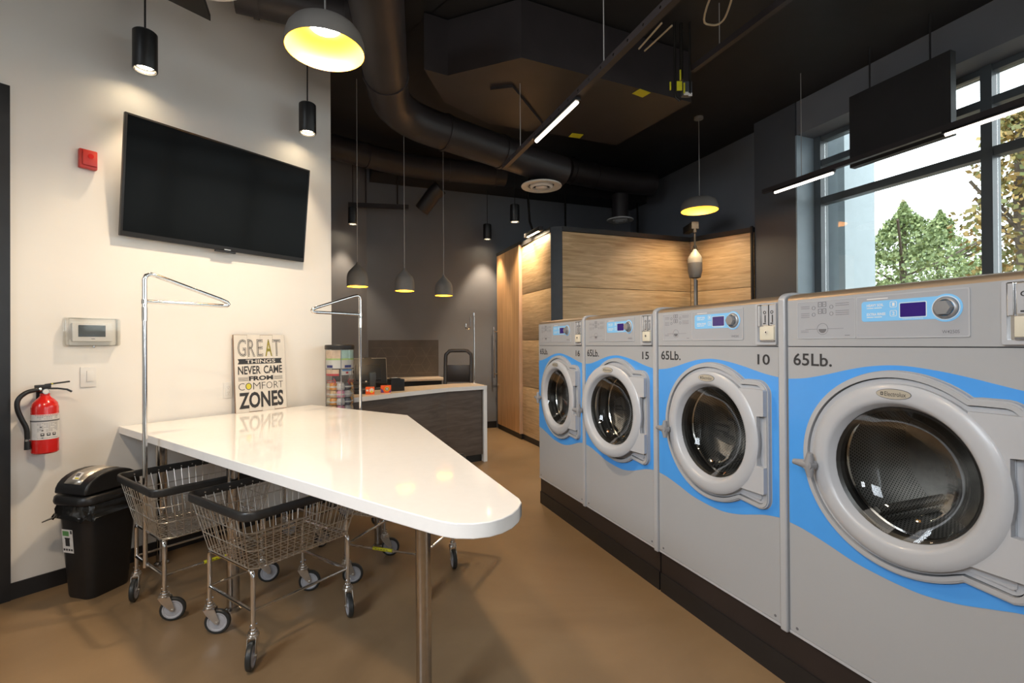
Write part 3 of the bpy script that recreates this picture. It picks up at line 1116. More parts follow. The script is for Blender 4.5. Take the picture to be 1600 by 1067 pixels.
# ------------------------------------------------------------------ things on the white wall
tv = thing('television', 'large black flat television tilted forward on the white wall', 'television', WP(1.215, 0.0, 2.32), AL)
TVM = Matrix.Translation((0, -0.065, 0)) @ Matrix.Rotation(radians(7.0), 4, 'X')
k = g(M_blackplastic)
k.box((0, 0.012, 0.425), (1.405, 0.035, 0.845), M=TVM, bev=0.006)
k.box((0, 0.035, 0.3), (0.9, 0.03, 0.45), M=TVM, bev=0.01)
k.box((0.0, -0.004, -0.006), (0.16, 0.02, 0.014), M=TVM, bev=0.003)
k.done('housing', parent=tv)
k = g(M_screen)
k.box((0, -0.0065, 0.436), (1.375, 0.003, 0.795), M=TVM)
k.done('screen', parent=tv)
k = g(mat('logo_silver', (0.45, 0.45, 0.45), 0.3, 0.5))
k.box((0.015, -0.0075, 0.012), (0.05, 0.002, 0.007), M=TVM)
k.done('logo', parent=tv, smooth=0)
k = g(M_darkmetal)
for x in (-0.2, 0.2):
    k.box((x, -0.012, 0.42), (0.05, 0.02, 0.5))
    k.cyl((x, -0.02, 0.6), (x, -0.11, 0.62), 0.012, seg=10)
    k.cyl((x, -0.02, 0.2), (x, -0.06, 0.2), 0.012, seg=10)
k.done('wall_bracket', parent=tv)

st = thing('fire_alarm', 'small red fire alarm box high on the white wall beside the television', 'fire alarm', WP(0.352, 0, 2.81), AL)
k = g(M_redpl)
k.box((0, -0.02, 0), (0.098, 0.04, 0.128), bev=0.010)
k.done('housing', parent=st)
k = g(M_redpl)
k.box((0.004, -0.045, 0.004), (0.076, 0.012, 0.10), bev=0.005)
k.use(M_red).cyl((0.008, -0.05, 0.018), (0.008, -0.054, 0.018), 0.016, seg=18)
k.done('cover', parent=st)

th = thing('thermostat', 'white thermostat with a dark screen under a clear lock cover', 'thermostat', WP(0.375, 0.002, 1.645), AL)
k = g(M_whitepl)
k.box((0.0, -0.016, 0.0), (0.215, 0.030, 0.125), bev=0.006)
k.done('body', parent=th)
k = g(mat('lcd_grey', (0.06, 0.065, 0.062), 0.2, var=0.1))
k.box((-0.005, -0.0315, 0.008), (0.145, 0.002, 0.078))
k.use(M_greyink).box((0.0, -0.0315, -0.045), (0.02, 0.001, 0.004))
k.done('screen', parent=th)
k = g(M_cover)
k.prism(rrect(-0.138, -0.092, 0.138, 0.092, 0.012, 4), [rrect(-0.134, -0.088, 0.134, 0.088, 0.010, 4)], 0.0, 0.075, UP)
k.prism(rrect(-0.138, -0.092, 0.138, 0.092, 0.012, 4), [], 0.073, 0.076, UP)
k.prism(rrect(-0.148, -0.098, 0.148, 0.098, 0.012, 4), [rrect(-0.134, -0.088, 0.134, 0.088, 0.010, 4)], 0.0, 0.008, UP)
cv = k.done('lock_cover', parent=th)
k = g(M_chrome)
k.cyl((0.0, -0.045, -0.092), (0.0, -0.045, -0.104), 0.008, seg=12)
k.use(M_ink).cyl((0, -0.045, -0.103), (0, -0.045, -0.106), 0.005, seg=10)
k.done('lock', parent=cv)

sw = thing('light_switch', 'white rocker light switch on the white wall below the thermostat', 'light switch', WP(0.357, 0, 1.342), AL)
k = g(M_whitepl)
k.box((0, -0.004, 0), (0.085, 0.008, 0.135), bev=0.003)
k.done('plate', parent=sw)
k = g(M_whitepl)
k.box((0.008, -0.010, 0.006), (0.036, 0.008, 0.070), bev=0.002)
k.done('rocker', parent=sw)

ol = thing('wall_outlet', 'white electrical outlet on the wall just left of the lettered sign', 'electrical outlet', WP(1.262, 0, 1.18), AL)
k = g(M_whitepl)
k.box((0, -0.003, 0), (0.072, 0.006, 0.13), bev=0.002)
k.done('plate', parent=ol)
k = g(M_whitepl)
k.box((0, -0.0075, 0), (0.036, 0.004, 0.085), bev=0.001)
k.use(M_greyink)
for zz in (-0.022, 0.022):
    for xx in (-0.007, 0.007):
        k.box((xx, -0.0098, zz + 0.004), (0.002, 0.001, 0.009))
    k.cyl((0, -0.009, zz - 0.010), (0, -0.0101, zz - 0.010), 0.0025, seg=8)
k.done('receptacle', parent=ol)

# fire extinguisher
fe = thing('fire_extinguisher', 'red fire extinguisher with a white label hung on the white wall', 'fire extinguisher', WP(0.122, 0.085, 0.885), AL)
k = g(M_red)
R_ = 0.066
k.lathe([(0.0, 0.0), (R_ - 0.008, 0.0), (R_, 0.008), (R_, 0.285), (R_ - 0.006, 0.312), (R_ - 0.022, 0.333), (0.032, 0.345), (0.024, 0.356), (0.024, 0.372), (0.0, 0.374)], 40)
cyl_o = k.done('cylinder', parent=fe)
k = g(M_paper)
k.lathe([(R_ + 0.0006, 0.09), (R_ + 0.0006, 0.245)], 40)
k.use(M_greyink).lathe([(R_ + 0.0014, 0.200), (R_ + 0.0014, 0.209)], 40)
def on_cyl(kk, a, z, wd, ht):
    a = radians(a)
    c = Vector((sin(a) * (R_ + 0.0012), -cos(a) * (R_ + 0.0012), z))
    kk.box(c, (wd, 0.0012, ht), rz=a)
k.use(M_redpl)
for a in range(-50, 60, 10):
    on_cyl(k, a, 0.240, 0.009, 0.0025)
k.use(M_greyink)
for zz in (0.233, 0.227, 0.218, 0.190, 0.182, 0.174, 0.166, 0.158, 0.150, 0.142, 0.10):
    for a in range(-40, 50, 9):
        if random.random() < 0.75:
            on_cyl(k, a, zz, 0.008, 0.0016)
k.use(M_ink)
for a in (-22, 2, 26):
    on_cyl(k, a, 0.121, 0.017, 0.017)
for a, zz in ((-28, 0.168), (-22, 0.146), (-22, 0.101)):
    on_cyl(k, a, zz, 0.009, 0.005)
k.use(M_paper)
for a in (-22, 2, 26):
    c = Vector((sin(radians(a)) * (R_ + 0.0019), -cos(radians(a)) * (R_ + 0.0019), 0.123))
    k.box(c, (0.009, 0.001, 0.007), rz=radians(a))
k.done('label', parent=cyl_o)
k = g(M_blackplastic)
k.cyl((0, 0, 0.372), (0, 0, 0.405), 0.020, 0.017, 16)
k.box((-0.01, 0, 0.415), (0.075, 0.026, 0.022), bev=0.004)
k.use(M_chrome).cyl((0.0, -0.018, 0.384), (0.0, -0.026, 0.384), 0.017, seg=18)
k.use(M_paper).cyl((0.0, -0.0255, 0.384), (0.0, -0.0275, 0.384), 0.014, seg=18)
k.use(M_blackplastic)
k.done('valve', parent=fe)
k = g(M_blackplastic)
k.tube([(0.0, 0, 0.425), (0.06, 0, 0.432), (0.118, 0, 0.438)], 0.01, 8, flat=(0.011, 0.005))
k.tube([(0.0, 0, 0.402), (0.06, 0, 0.398), (0.105, 0, 0.388), (0.128, 0, 0.372)], 0.01, 8, flat=(0.011, 0.006))
k.use(M_yellow).cyl((0.032, -0.016, 0.43), (0.032, 0.016, 0.43), 0.004, seg=8)
k.done('handle', parent=fe)
k = g(M_blackplastic)
hp = smooth_curve([(-0.03, 0.398), (-0.085, 0.385), (-0.122, 0.345), (-0.126, 0.29), (-0.108, 0.225), (-0.087, 0.165), (-0.083, 0.10), (-0.082, 0.085)], 5)
k.tube([(x, -0.012, z) for x, z in hp], 0.013, 12)
k.use(M_chrome).cyl((-0.02, -0.006, 0.398), (-0.045, -0.010, 0.396), 0.014, seg=12)
k.cyl((-0.082, -0.012, 0.098), (-0.082, -0.012, 0.086), 0.0145, seg=12)
k.use(M_blackplastic).cyl((-0.082, -0.012, 0.086), (-0.081, -0.012, 0.035), 0.015, 0.017, 14)
k.done('hose', parent=fe)
k = g(M_darkmetal)
k.box((0, 0.076, 0.30), (0.05, 0.014, 0.2))
k.box((0, 0.05, 0.392), (0.03, 0.06, 0.012))
k.done('wall_hook', parent=fe)

# trash can
tc_ = thing('trash_can', 'black plastic trash can with a domed swing lid beside the baseboard', 'trash can', WP(0.335, 0.285, 0), AL + radians(20))
def rloop(hx, hy, z, r, n=5):
    return [(x, y, z) for x, y in rrect(-hx, -hy, hx, hy, r, n)]
def loft(kk, loops, cap0=True, cap1=True):
    vs_ = [[kk.bm.verts.new(Vector(p)) for p in lp] for lp in loops]
    fs = []
    n = len(vs_[0])
    for i in range(len(vs_) - 1):
        for j in range(n):
            fs.append(kk.bm.faces.new((vs_[i][j], vs_[i][(j + 1) % n], vs_[i + 1][(j + 1) % n], vs_[i + 1][j])))
    if cap0:
        fs.append(kk.bm.faces.new(vs_[0][::-1]))
    if cap1:
        fs.append(kk.bm.faces.new(vs_[-1]))
    kk._fin(fs)
k = g(M_blackplastic)
loft(k, [rloop(0.125, 0.098, 0.0, 0.045), rloop(0.13, 0.103, 0.015, 0.05), rloop(0.168, 0.134, 0.60, 0.06)])
k.done('bin', parent=tc_)
k = g(M_bag)
lps = []
for z, e in ((0.585, 0.006), (0.56, 0.012), (0.53, 0.011), (0.515, 0.016), (0.50, 0.022)):
    lp = []
    for i, (x, y, zz) in enumerate(rloop(0.168 + e, 0.134 + e, z, 0.06, 9)):
        wv = 1 + (0.02 * sin(i * 2.3) + 0.014 * sin(i * 5.1 + z * 60)) * (0.62 - z) * 10
        lp.append((x * wv, y * wv, z + (0.012 * sin(i * 1.1) if z < 0.52 else 0.0)))
    lps.append(lp)
loft(k, lps, False, False)
k.tube([(-0.15, 0.09, 0.514), (-0.175, 0.13, 0.502), (-0.185, 0.165, 0.488)], 0.01, 8, flat=(0.035, 0.004))
k.done('bag_liner', parent=tc_)
k = g(M_blackplastic)
loft(k, [rloop(0.186, 0.150, 0.583, 0.066), rloop(0.190, 0.154, 0.605, 0.068), rloop(0.186, 0.150, 0.632, 0.066), rloop(0.178, 0.142, 0.640, 0.06)])
dome = []
nseg = 14
for i in range(nseg + 1):
    a = pi * i / nseg
    dome.append((-0.172 * cos(a), 0.635 + 0.012 + 0.125 * sin(a) ** 0.85))
prof = [(x, z) for x, z in dome]
k.prism(prof[::-1], [], -0.128, 0.128, UP)
lid = k.done('lid', parent=tc_, smooth=40)
bv = lid.modifiers.new('edge', 'BEVEL')
bv.width = 0.012
bv.segments = 3
bv.limit_method = 'ANGLE'
bv.angle_limit = radians(50)
k = g(M_stain)
fl = []
for i in range(2, 10):
    a = pi * i / nseg
    fl.append((-0.174 * cos(a), 0.65 + 0.126 * sin(a) ** 0.85))
for i in range(len(fl) - 1):
    (x0, z0), (x1, z1) = fl[i], fl[i + 1]
    vs_ = [k.bm.verts.new(p) for p in ((x0, -0.065, z0), (x1, -0.065, z1), (x1, 0.065, z1), (x0, 0.065, z0))]
    k._fin([k.bm.faces.new(vs_)])
bmesh.ops.remove_doubles(k.bm, verts=k.bm.verts[:], dist=1e-5)
fo = k.done('swing_flap', parent=lid)
sd = fo.modifiers.new('sheet', 'SOLIDIFY')
sd.thickness = 0.006
k = g(M_paper)
Mf = Matrix.Translation((-0.118, 0, 0.748)) @ Matrix.Rotation(radians(-46), 4, 'Y')
k.box((0, 0, 0.004), (0.05, 0.05, 0.0012), M=Mf)
k.use(M_greyink).box((0.008, 0.006, 0.005), (0.022, 0.03, 0.0008), M=Mf)
k.use(M_yellow).box((-0.016, -0.006, 0.005), (0.008, 0.03, 0.0008), M=Mf)
k.done('flap_sticker', parent=lid)
k = g(M_paper)
Ms = Matrix.Translation((-0.1528, 0.035, 0.36)) @ Matrix.Rotation(radians(90 - 3.9), 4, 'Y') @ Matrix.Rotation(radians(90), 4, 'Z')
k.box((0, 0, -0.003), (0.085, 0.145, 0.002), M=Ms)
k.use(mat('label_green', (0.12, 0.30, 0.10), 0.5)).box((0.01, 0.048, -0.0045), (0.05, 0.03, 0.001), M=Ms)
k.use(M_ink)
k.box((0.0, -0.008, -0.0045), (0.034, 0.045, 0.001), M=Ms)
k.box((0.0, 0.018, -0.0045), (0.042, 0.008, 0.001), M=Ms)
k.box((-0.033, 0.058, -0.0045), (0.012, 0.02, 0.001), M=Ms)
for j in range(4):
    k.box((-0.03 + j * 0.02, -0.053, -0.0045), (0.012, 0.012, 0.001), M=Ms)
k.done('sticker', parent=tc_)

# lettered wooden sign standing on the table, leaning on the wall
SGW, SGH = 0.445, 0.655
sg = thing('wooden_sign', 'whitewashed plank sign with black motto lettering leaning on the wall', 'sign', WP(1.515, 0.062, 0.9855), AL)
SM = Matrix.Rotation(radians(-3.4), 4, 'X')
k = g(mat('whitewashed_wood', (0.70, 0.66, 0.60), 0.6, var=0.05, vscale=9))
for j in range(4):
    x0 = -SGW / 2 + j * SGW / 4
    k.prism(rrect(x0 + 0.0008, 0.004 * (j % 2), x0 + SGW / 4 - 0.0008, SGH - 0.003 * ((j + 1) % 2), 0.003, 2), [], 0.0, 0.014, SM @ UP)
k.use(mat('sign_edge_brown', (0.22, 0.13, 0.08), 0.7))
k.prism(rrect(-SGW / 2 - 0.0012, 0.0, SGW / 2 + 0.0012, SGH, 0.004, 2), [], -0.003, 0.0125, SM @ UP)
board = k.done('planks', parent=sg, smooth=0)
k = g(M_ink)
def su(u):
    return -SGW / 2 + u * SGW
def sv(v):
    return SGH * (1 - v)
FY = -0.0142
M_sgw = mat('sign_white', (0.70, 0.66, 0.60), 0.6, var=0.05, vscale=9)
M_sgy = mat('sign_yellow', (0.66, 0.58, 0.06), 0.6, var=0.05, vscale=9)
for ch, u0, u1 in (('G', 0.065, 0.225), ('R', 0.255, 0.395), ('E', 0.43, 0.55), ('A', 0.595, 0.735), ('T', 0.745, 0.91)):
    k.use(M_ink).text(ch, su(u0), sv(0.285), su(u1), sv(0.06), y=FY, off=0.020, M=SM)
    k.use(M_sgy if ch == 'A' else M_sgw).text(ch, su(u0) + 0.0042, sv(0.285) + 0.0042, su(u1) - 0.0042, sv(0.06) - 0.0042, y=FY - 0.0004, off=0.004, M=SM)
    k.use(M_ink).text(ch, su(u0) + 0.0085, sv(0.285) + 0.0085, su(u1) - 0.0085, sv(0.06) - 0.0085, y=FY - 0.0008, off=-0.024, M=SM)
k.use(M_ink)
k.prism([(su(0.06), sv(0.382)), (su(0.93), sv(0.382)), (su(0.905), sv(0.348)), (su(0.93), sv(0.314)), (su(0.06), sv(0.314)), (su(0.085), sv(0.348))], [], 0.0142, 0.0150, SM @ UP)
k.use(M_sgw).text('THINGS', su(0.21), sv(0.372), su(0.79), sv(0.324), y=-0.0152, off=0.012, M=SM)
k.use(M_ink)
k.text('NEVER', su(0.06), sv(0.515), su(0.49), sv(0.408), y=FY, off=0.022, M=SM)
k.text('CAME', su(0.55), sv(0.515), su(0.93), sv(0.408), y=FY, off=0.022, M=SM)
k.text('FROM', su(0.26), sv(0.600), su(0.735), sv(0.540), y=FY, off=0.045, M=SM)
for v_ in (0.553, 0.566, 0.579, 0.592):
    for a, b in ((0.06, 0.245), (0.755, 0.93)):
        k.prism(rrect(su(a), sv(v_ + 0.004), su(b), sv(v_), 0.0008, 1), [], 0.0142, 0.0148, SM @ UP)
for ch, u0, u1 in (('C', 0.06, 0.175), ('O', 0.19, 0.31), ('M', 0.335, 0.475), ('F', 0.505, 0.575), ('O', 0.595, 0.715), ('R', 0.745, 0.835), ('T', 0.845, 0.935)):
    k.text(ch, su(u0), sv(0.715), su(u1), sv(0.625), y=FY, off=-0.014, M=SM)
k.use(M_sgy).prism([(su(0.25) + 0.021 * cos(2 * pi * i / 24), sv(0.67) + 0.024 * sin(2 * pi * i / 24)) for i in range(24)], [], 0.0142, 0.0146, SM @ UP)
k.use(M_ink).text('ZONES', su(0.06), sv(0.955), su(0.935), sv(0.745), y=FY, off=0.032, M=SM)
k.done('motto_lettering', parent=board, smooth=0)

# ------------------------------------------------------------------ soap dispenser tower behind the table
dp = thing('soap_dispenser', 'clear round dispenser tower with a black cap full of laundry products', 'dispenser', (-1.675, 4.76, 0), AL - 0.55)
RD = 0.132
k = g(M_blackplastic)
k.lathe([(0.0, 0.0), (0.12, 0.0), (0.12, 0.02), (0.03, 0.035), (0.03, 0.7), (0.11, 0.715), (RD + 0.003, 0.72), (RD + 0.003, 0.75), (0.0, 0.75)], 40)
k.done('pedestal', parent=dp)
k = g(M_blackplastic)
k.lathe([(0.0, 1.505), (RD + 0.004, 1.505), (RD + 0.006, 1.512), (RD + 0.006, 1.542), (RD, 1.55), (0.0, 1.552)], 40)
k.done('cap', parent=dp)
k = g(M_acrylic)
k.lathe([(RD, 0.75), (RD, 1.505)], 40)
k.use(M_chrome)
for a in (-90,):
    k.cyl((RD * cos(radians(a)), RD * sin(radians(a)) - 0.002, 0.75), (RD * cos(radians(a)), RD * sin(radians(a)) - 0.002, 1.505), 0.004, seg=8)
k.done('clear_tube', parent=dp)
k = g(M_paper)
def band(kk, r, z0, z1, a0, a1, n=10):
    vs0 = []
    for i in range(n + 1):
        a = radians(a0 + (a1 - a0) * i / n)
        vs0.append((kk.bm.verts.new((r * sin(a), -r * cos(a), z0)), kk.bm.verts.new((r * sin(a), -r * cos(a), z1))))
    kk._fin([kk.bm.faces.new((vs0[i][0], vs0[i + 1][0], vs0[i + 1][1], vs0[i][1])) for i in range(n)])
M_lt = mat('leaflet_teal', (0.45, 0.66, 0.62), 0.5, var=0.1, vscale=30)
M_lp = mat('leaflet_peach', (0.72, 0.56, 0.42), 0.5, var=0.15, vscale=30)
M_lg = mat('leaflet_green', (0.42, 0.62, 0.20), 0.5, var=0.15, vscale=40)
M_ln = mat('leaflet_navy', (0.03, 0.04, 0.22), 0.5)
M_lr = mat('leaflet_red', (0.55, 0.05, 0.06), 0.5, var=0.1)
M_lw = mat('leaflet_white', (0.68, 0.68, 0.66), 0.5, var=0.05)
rb = RD - 0.004
for a0, a1, m_ in ((-88, -2, M_lp), (2, 88, M_lt)):
    k.use(m_); band(k, rb, 1.42, 1.5, a0, a1)
    k.use(M_lg); band(k, rb, 1.405, 1.42, a0, a1)
    k.use(M_lw); band(k, rb, 1.325, 1.405, a0, a1)
    k.use(M_lg); band(k, rb - 0.0005, 1.35, 1.405, a0 + 30, a1 - 30)
for a0, a1 in ((-70, -35), (15, 48)):
    k.use(M_ln); band(k, rb + 0.001, 1.332, 1.356, a0, a1)
k.use(M_lr); band(k, rb, 1.255, 1.275, -80, -8); 
k.use(M_lp); band(k, rb, 1.275, 1.315, -80, -8)
k.use(M_lw); band(k, rb, 1.262, 1.315, 0, 50); band(k, rb, 1.262, 1.312, 55, 88)
k.use(mat('leaflet_blue', (0.12, 0.30, 0.60), 0.5)); band(k, rb + 0.001, 1.30, 1.316, 5, 50)
k.use(M_lr); band(k, rb + 0.001, 1.275, 1.292, 20, 32)
k.use(M_ink); band(k, rb + 0.001, 1.27, 1.30, 62, 78)
k.use(M_lr)
for a0, a1, hd in ((-72, -30, -22), (38, 80, 30)):
    band(k, rb, 1.206, 1.212, a0, a1); band(k, rb, 1.188, 1.194, a0, a1)
    st_ = a1 if a0 < 0 else a0
    for i in range(6):
        f = i / 5
        aa = st_ + (hd - st_) * f
        band(k, rb + 0.0006, 1.2 + (1 - f) * 0.028 - 0.004, 1.2 + (1 - f) * 0.028 + 0.004, aa - 2, aa + 2, 2)
        band(k, rb + 0.0006, 1.2 - (1 - f) * 0.028 - 0.004, 1.2 - (1 - f) * 0.028 + 0.004, aa - 2, aa + 2, 2)
k.done('leaflets', parent=dp, smooth=0)
cols = [((0.62, 0.45, 0.25), (0.75, 0.35, 0.08)), ((0.70, 0.30, 0.45), (0.62, 0.62, 0.64)), ((0.45, 0.45, 0.46), (0.12, 0.12, 0.14)), ((0.55, 0.38, 0.30), (0.62, 0.58, 0.4))]
k = g()
for ci, a in enumerate((-48, 0, 48, -90, 90, 180)):
    ca = radians(a)
    cx_, cy_ = 0.085 * sin(ca), -0.085 * cos(ca)
    c1, c2 = cols[ci % 4]
    ma_, mb_ = mat('packet_a%d' % (ci % 4), c1, 0.35, var=0.25, vscale=60), mat('packet_b%d' % (ci % 4), c2, 0.35, var=0.2, vscale=60)
    for lv in range(6):
        z = 0.76 + lv * 0.072
        k.use(ma_ if lv % 2 == 0 else mb_)
        k.lathe([(0.0, z), (0.034, z), (0.038, z + 0.012), (0.036, z + 0.048), (0.025, z + 0.066), (0.0, z + 0.068)], 14, Matrix.Translation((cx_, cy_, 0)))
        k.use(M_lw).lathe([(0.0385, z + 0.022), (0.0385, z + 0.036)], 14, Matrix.Translation((cx_, cy_, 0)))
k.done('packets', parent=dp)

# ------------------------------------------------------------------ service counter
CF = [(-1.70, 5.0), (-1.194, 5.695), (-0.81, 6.172), (-0.335, 6.468)]
CB = [(-0.545, 6.94), (-0.84, 6.80), (-1.5, 6.30), (-2.15, 5.45)]
OC = Vector((-1.0, 6.0))
ct = thing('service_counter', 'dark wood service counter with a pale top and white waterfall end', 'counter', (OC.x, OC.y, 0))
def loc2(ps):
    return [(x - OC.x, y - OC.y) for x, y in ps]
k = g(M_wtop)
k.prism(loc2(CF + CB), [], 0.952, 1.0)
k.use(M_cedge)
for i in range(3):
    a, b = Vector(CF[i]), Vector(CF[i + 1])
    d = (b - a).normalized()
    n = Vector((d.y, -d.x)) * 0.002
    k.prism(loc2([a + n, b + n, b - n * 0.5, a - n * 0.5]), [], 0.951, 1.0)
k.done('worktop', parent=ct, smooth=0)
def inset(ps, dist):
    out = []
    for i, p in enumerate(ps):
        a = Vector(ps[max(i - 1, 0)])
        b = Vector(ps[min(i + 1, len(ps) - 1)])
        d = (b - a).normalized()
        out.append(tuple(Vector(p) + Vector((-d.y, d.x)) * dist))
    return out
f1 = inset(CF, 0.03)
f1[-1] = (f1[-1][0] - 0.045, f1[-1][1] - 0.028)
k = g(M_darkwood)
k.prism(loc2(f1 + inset(f1, 0.02)[::-1]), [], 0.10, 0.952)
k.prism(loc2([f1[-1], (CB[0][0] - 0.06, CB[0][1] - 0.04), (CB[0][0] - 0.08, CB[0][1] - 0.05), (f1[-1][0] - 0.02, f1[-1][1] + 0.02)]), [], 0.10, 0.95)
k.done('front_panel', parent=ct, smooth=0)
f2 = inset(CF, 0.07)
f2[-1] = (f2[-1][0] - 0.045, f2[-1][1] - 0.028)
k = g(M_kick)
k.prism(loc2(f2 + inset(f2, 0.02)[::-1]), [], 0.0, 0.10)
k.done('kick_board', parent=ct, smooth=0)
e0, e1 = Vector(CF[-1]), Vector(CB[0])
dd = (e0 - Vector(CF[-2])).normalized()
k = g(M_cedge)
k.prism(loc2([e0 - dd * 0.048, e0, e1, e1 - dd * 0.048]), [], 0.0, 0.9515)
k.done('end_panel', parent=ct, smooth=0)

# things on the counter
A_c = atan2(CF[1][1] - CF[0][1], CF[1][0] - CF[0][0])
mo = thing('touch_monitor', 'black touch screen monitor seen from behind on the service counter', 'monitor', (-1.775, 6.04, 1.0), radians(22))
k = g(M_blackplastic)
MT = Matrix.Translation((0, 0.02, 0.22)) @ Matrix.Rotation(radians(-16), 4, 'X')
k.box((0.0, 0, 0.0), (0.44, 0.03, 0.32), M=MT, bev=0.006)
k.box((0.0, -0.018, -0.02), (0.30, 0.03, 0.2), M=MT, bev=0.008)
k.use(mat('monitor_edge', (0.45, 0.40, 0.34), 0.3, 0.5)).box((0, 0.0, 0.162), (0.44, 0.026, 0.004), M=MT)
k.box((0.2215, 0.0, 0), (0.003, 0.026, 0.32), M=MT)
k.use(M_blackplastic).box((0.0, 0.0, 0.166), (0.09, 0.03, 0.016), M=MT)
k.done('screen_housing', parent=mo)
k = g(mat('stand_blue_grey', (0.06, 0.075, 0.09), 0.35, 0.3))
k.box((0.045, -0.055, 0.11), (0.075, 0.05, 0.2), bev=0.006)
k.use(M_blackplastic).box((0.03, -0.04, 0.0085), (0.24, 0.19, 0.015), bev=0.004)
k.use(M_paper).box((-0.03, -0.0375, 0.10), (0.02, 0.004, 0.02))
k.done('stand', parent=mo)

pb = thing('receipt_printer', 'black receipt printer on the service counter right of the orange boxes', 'printer', (-1.395, 5.86, 1.0), radians(30))
k = g(M_blackplastic)
k.box((0.0, 0, 0.07), (0.16, 0.19, 0.138), bev=0.006)
k.done('body', parent=pb)
k = g(M_darkmetal)
k.box((-0.01, 0.0, 0.143), (0.1, 0.12, 0.012), bev=0.003)
k.use(M_paper).box((-0.01, 0.02, 0.151), (0.07, 0.02, 0.006))
k.done('paper_lid', parent=pb)

M_purple = mat('box_purple', (0.10, 0.05, 0.25), 0.4)
for lab, x, y, rz, wd, ht, face in (
        ('orange detergent box with a white splash, nearer the dispenser', -1.575, 5.425, 12, 0.093, 0.082, 0),
        ('orange and purple detergent box with a round target, beside the receipt printer', -1.445, 5.60, 14, 0.115, 0.083, 1)):
    bxo = thing('detergent_box', lab, 'detergent box', (x, y, 1.0), radians(rz), 'orange detergent boxes on the counter')
    k = g(M_orange)
    k.box((0, 0, ht / 2), (wd, 0.045, ht - 0.001), bev=0.001)
    bxc = k.done('carton', parent=bxo)
    k = g(M_paper)
    if face == 0:
        k.prism([(0.018 + (0.02 + 0.008 * (i % 2)) * cos(2 * pi * i / 16), 0.045 + (0.022 + 0.006 * (i % 2)) * sin(2 * pi * i / 16)) for i in range(16)], [], 0.0226, 0.0232, UP)
        k.box((-0.028, -0.0229, 0.045), (0.022, 0.0006, 0.02))
        k.use(M_yellow).prism(circ(0.018, 0.03, 0.012, 16), [], 0.0230, 0.0238, UP)
    else:
        k.use(M_purple).prism([(-0.055, 0.004), (-0.02, 0.004), (-0.035, 0.035), (-0.055, 0.05)], [], 0.0226, 0.023, UP)
        k.prism([(0.055, 0.004), (0.03, 0.004), (0.05, 0.03), (0.055, 0.04)], [], 0.0226, 0.023, UP)
        k.use(M_yellow).prism(circ(0.012, 0.044, 0.025, 20), [], 0.0226, 0.0232, UP)
        k.use(M_purple).prism(circ(0.012, 0.044, 0.017, 20), [], 0.0232, 0.0238, UP)
        k.use(M_paper).prism(circ(0.012, 0.044, 0.010, 20), [], 0.0238, 0.0244, UP)
    k.done('printed_face', parent=bxc, smooth=0)

kb = thing('card_terminal', 'black card terminal with paper slips at the left end of the counter', 'card terminal', (-1.70, 5.50, 1.0), radians(20))
k = g(M_blackplastic)
k.box((0.0, 0, 0.022), (0.16, 0.12, 0.042), bev=0.006)
k.use(M_paper).box((0.02, -0.02, 0.048), (0.07, 0.05, 0.006), bev=0.001)
k.use(M_blackplastic).box((-0.05, 0.02, 0.055), (0.06, 0.06, 0.03), bev=0.004)
k.done('body', parent=kb)

hk = thing('garment_hook_stand', 'thin chrome garment hook stand on the right end of the counter', 'hook stand', (-0.530, 6.86, 1.0), 0)
k = g(M_chrome)
k.cyl((0, 0, 0.0), (0, 0, 0.012), 0.03, seg=20)
k.tube([(0, 0, 0.01), (0, 0, 0.93), (-0.004, 0, 0.955), (-0.018, 0, 0.968), (-0.035, 0, 0.96), (-0.045, 0, 0.93), (-0.052, 0, 0.80), (-0.062, 0, 0.765), (-0.085, 0, 0.752), (-0.108, 0, 0.762), (-0.118, 0, 0.79), (-0.116, 0, 0.835)], 0.008, 10)
k.done('pole', parent=hk)
k = g(M_chrome)
k.cyl((-0.002, 0, 0.945), (-0.002, 0, 0.985), 0.012, seg=12)
k.done('finial', parent=hk)

# back worktop against the dark wall with tile splashback
ABk = atan2(EW.y, EW.x)
bk = thing('back_counter', 'low back counter with a thin pale top against the dark rear wall', 'counter', BC, ABk)
k = g(M_wtop)
k.box((0.62, -0.29, 0.965), (1.20, 0.56, 0.035), bev=0.002)
k.done('worktop', parent=bk)
k = g(M_kick)
k.box((0.6, -0.27, 0.47), (1.12, 0.5, 0.94))
k.done('cabinet', parent=bk)
spm = g(mat('taupe_tile', (0.075, 0.062, 0.052), 0.4, var=0.12, vscale=5))
spl = tag(None or spm.prism(rrect(0.02, 0.985, 1.22, 1.625, 0.001, 1), [], 0.001, 0.010, UP).done('tile_splashback', smooth=0), 'taupe hexagon tile splashback above the back counter', 'splashback')
spl.location = BC
spl.rotation_euler = (0, 0, ABk)
k = g(M_grout)
hs = 0.17
def seg2(kk, a, b, wdt, h):
    a, b = Vector(a), Vector(b)
    d = (b - a).normalized()
    n = Vector((-d.y, d.x)) * wdt / 2
    kk.prism([tuple(a + n), tuple(b + n), tuple(b - n), tuple(a - n)], [], 0.010, 0.0108, UP)
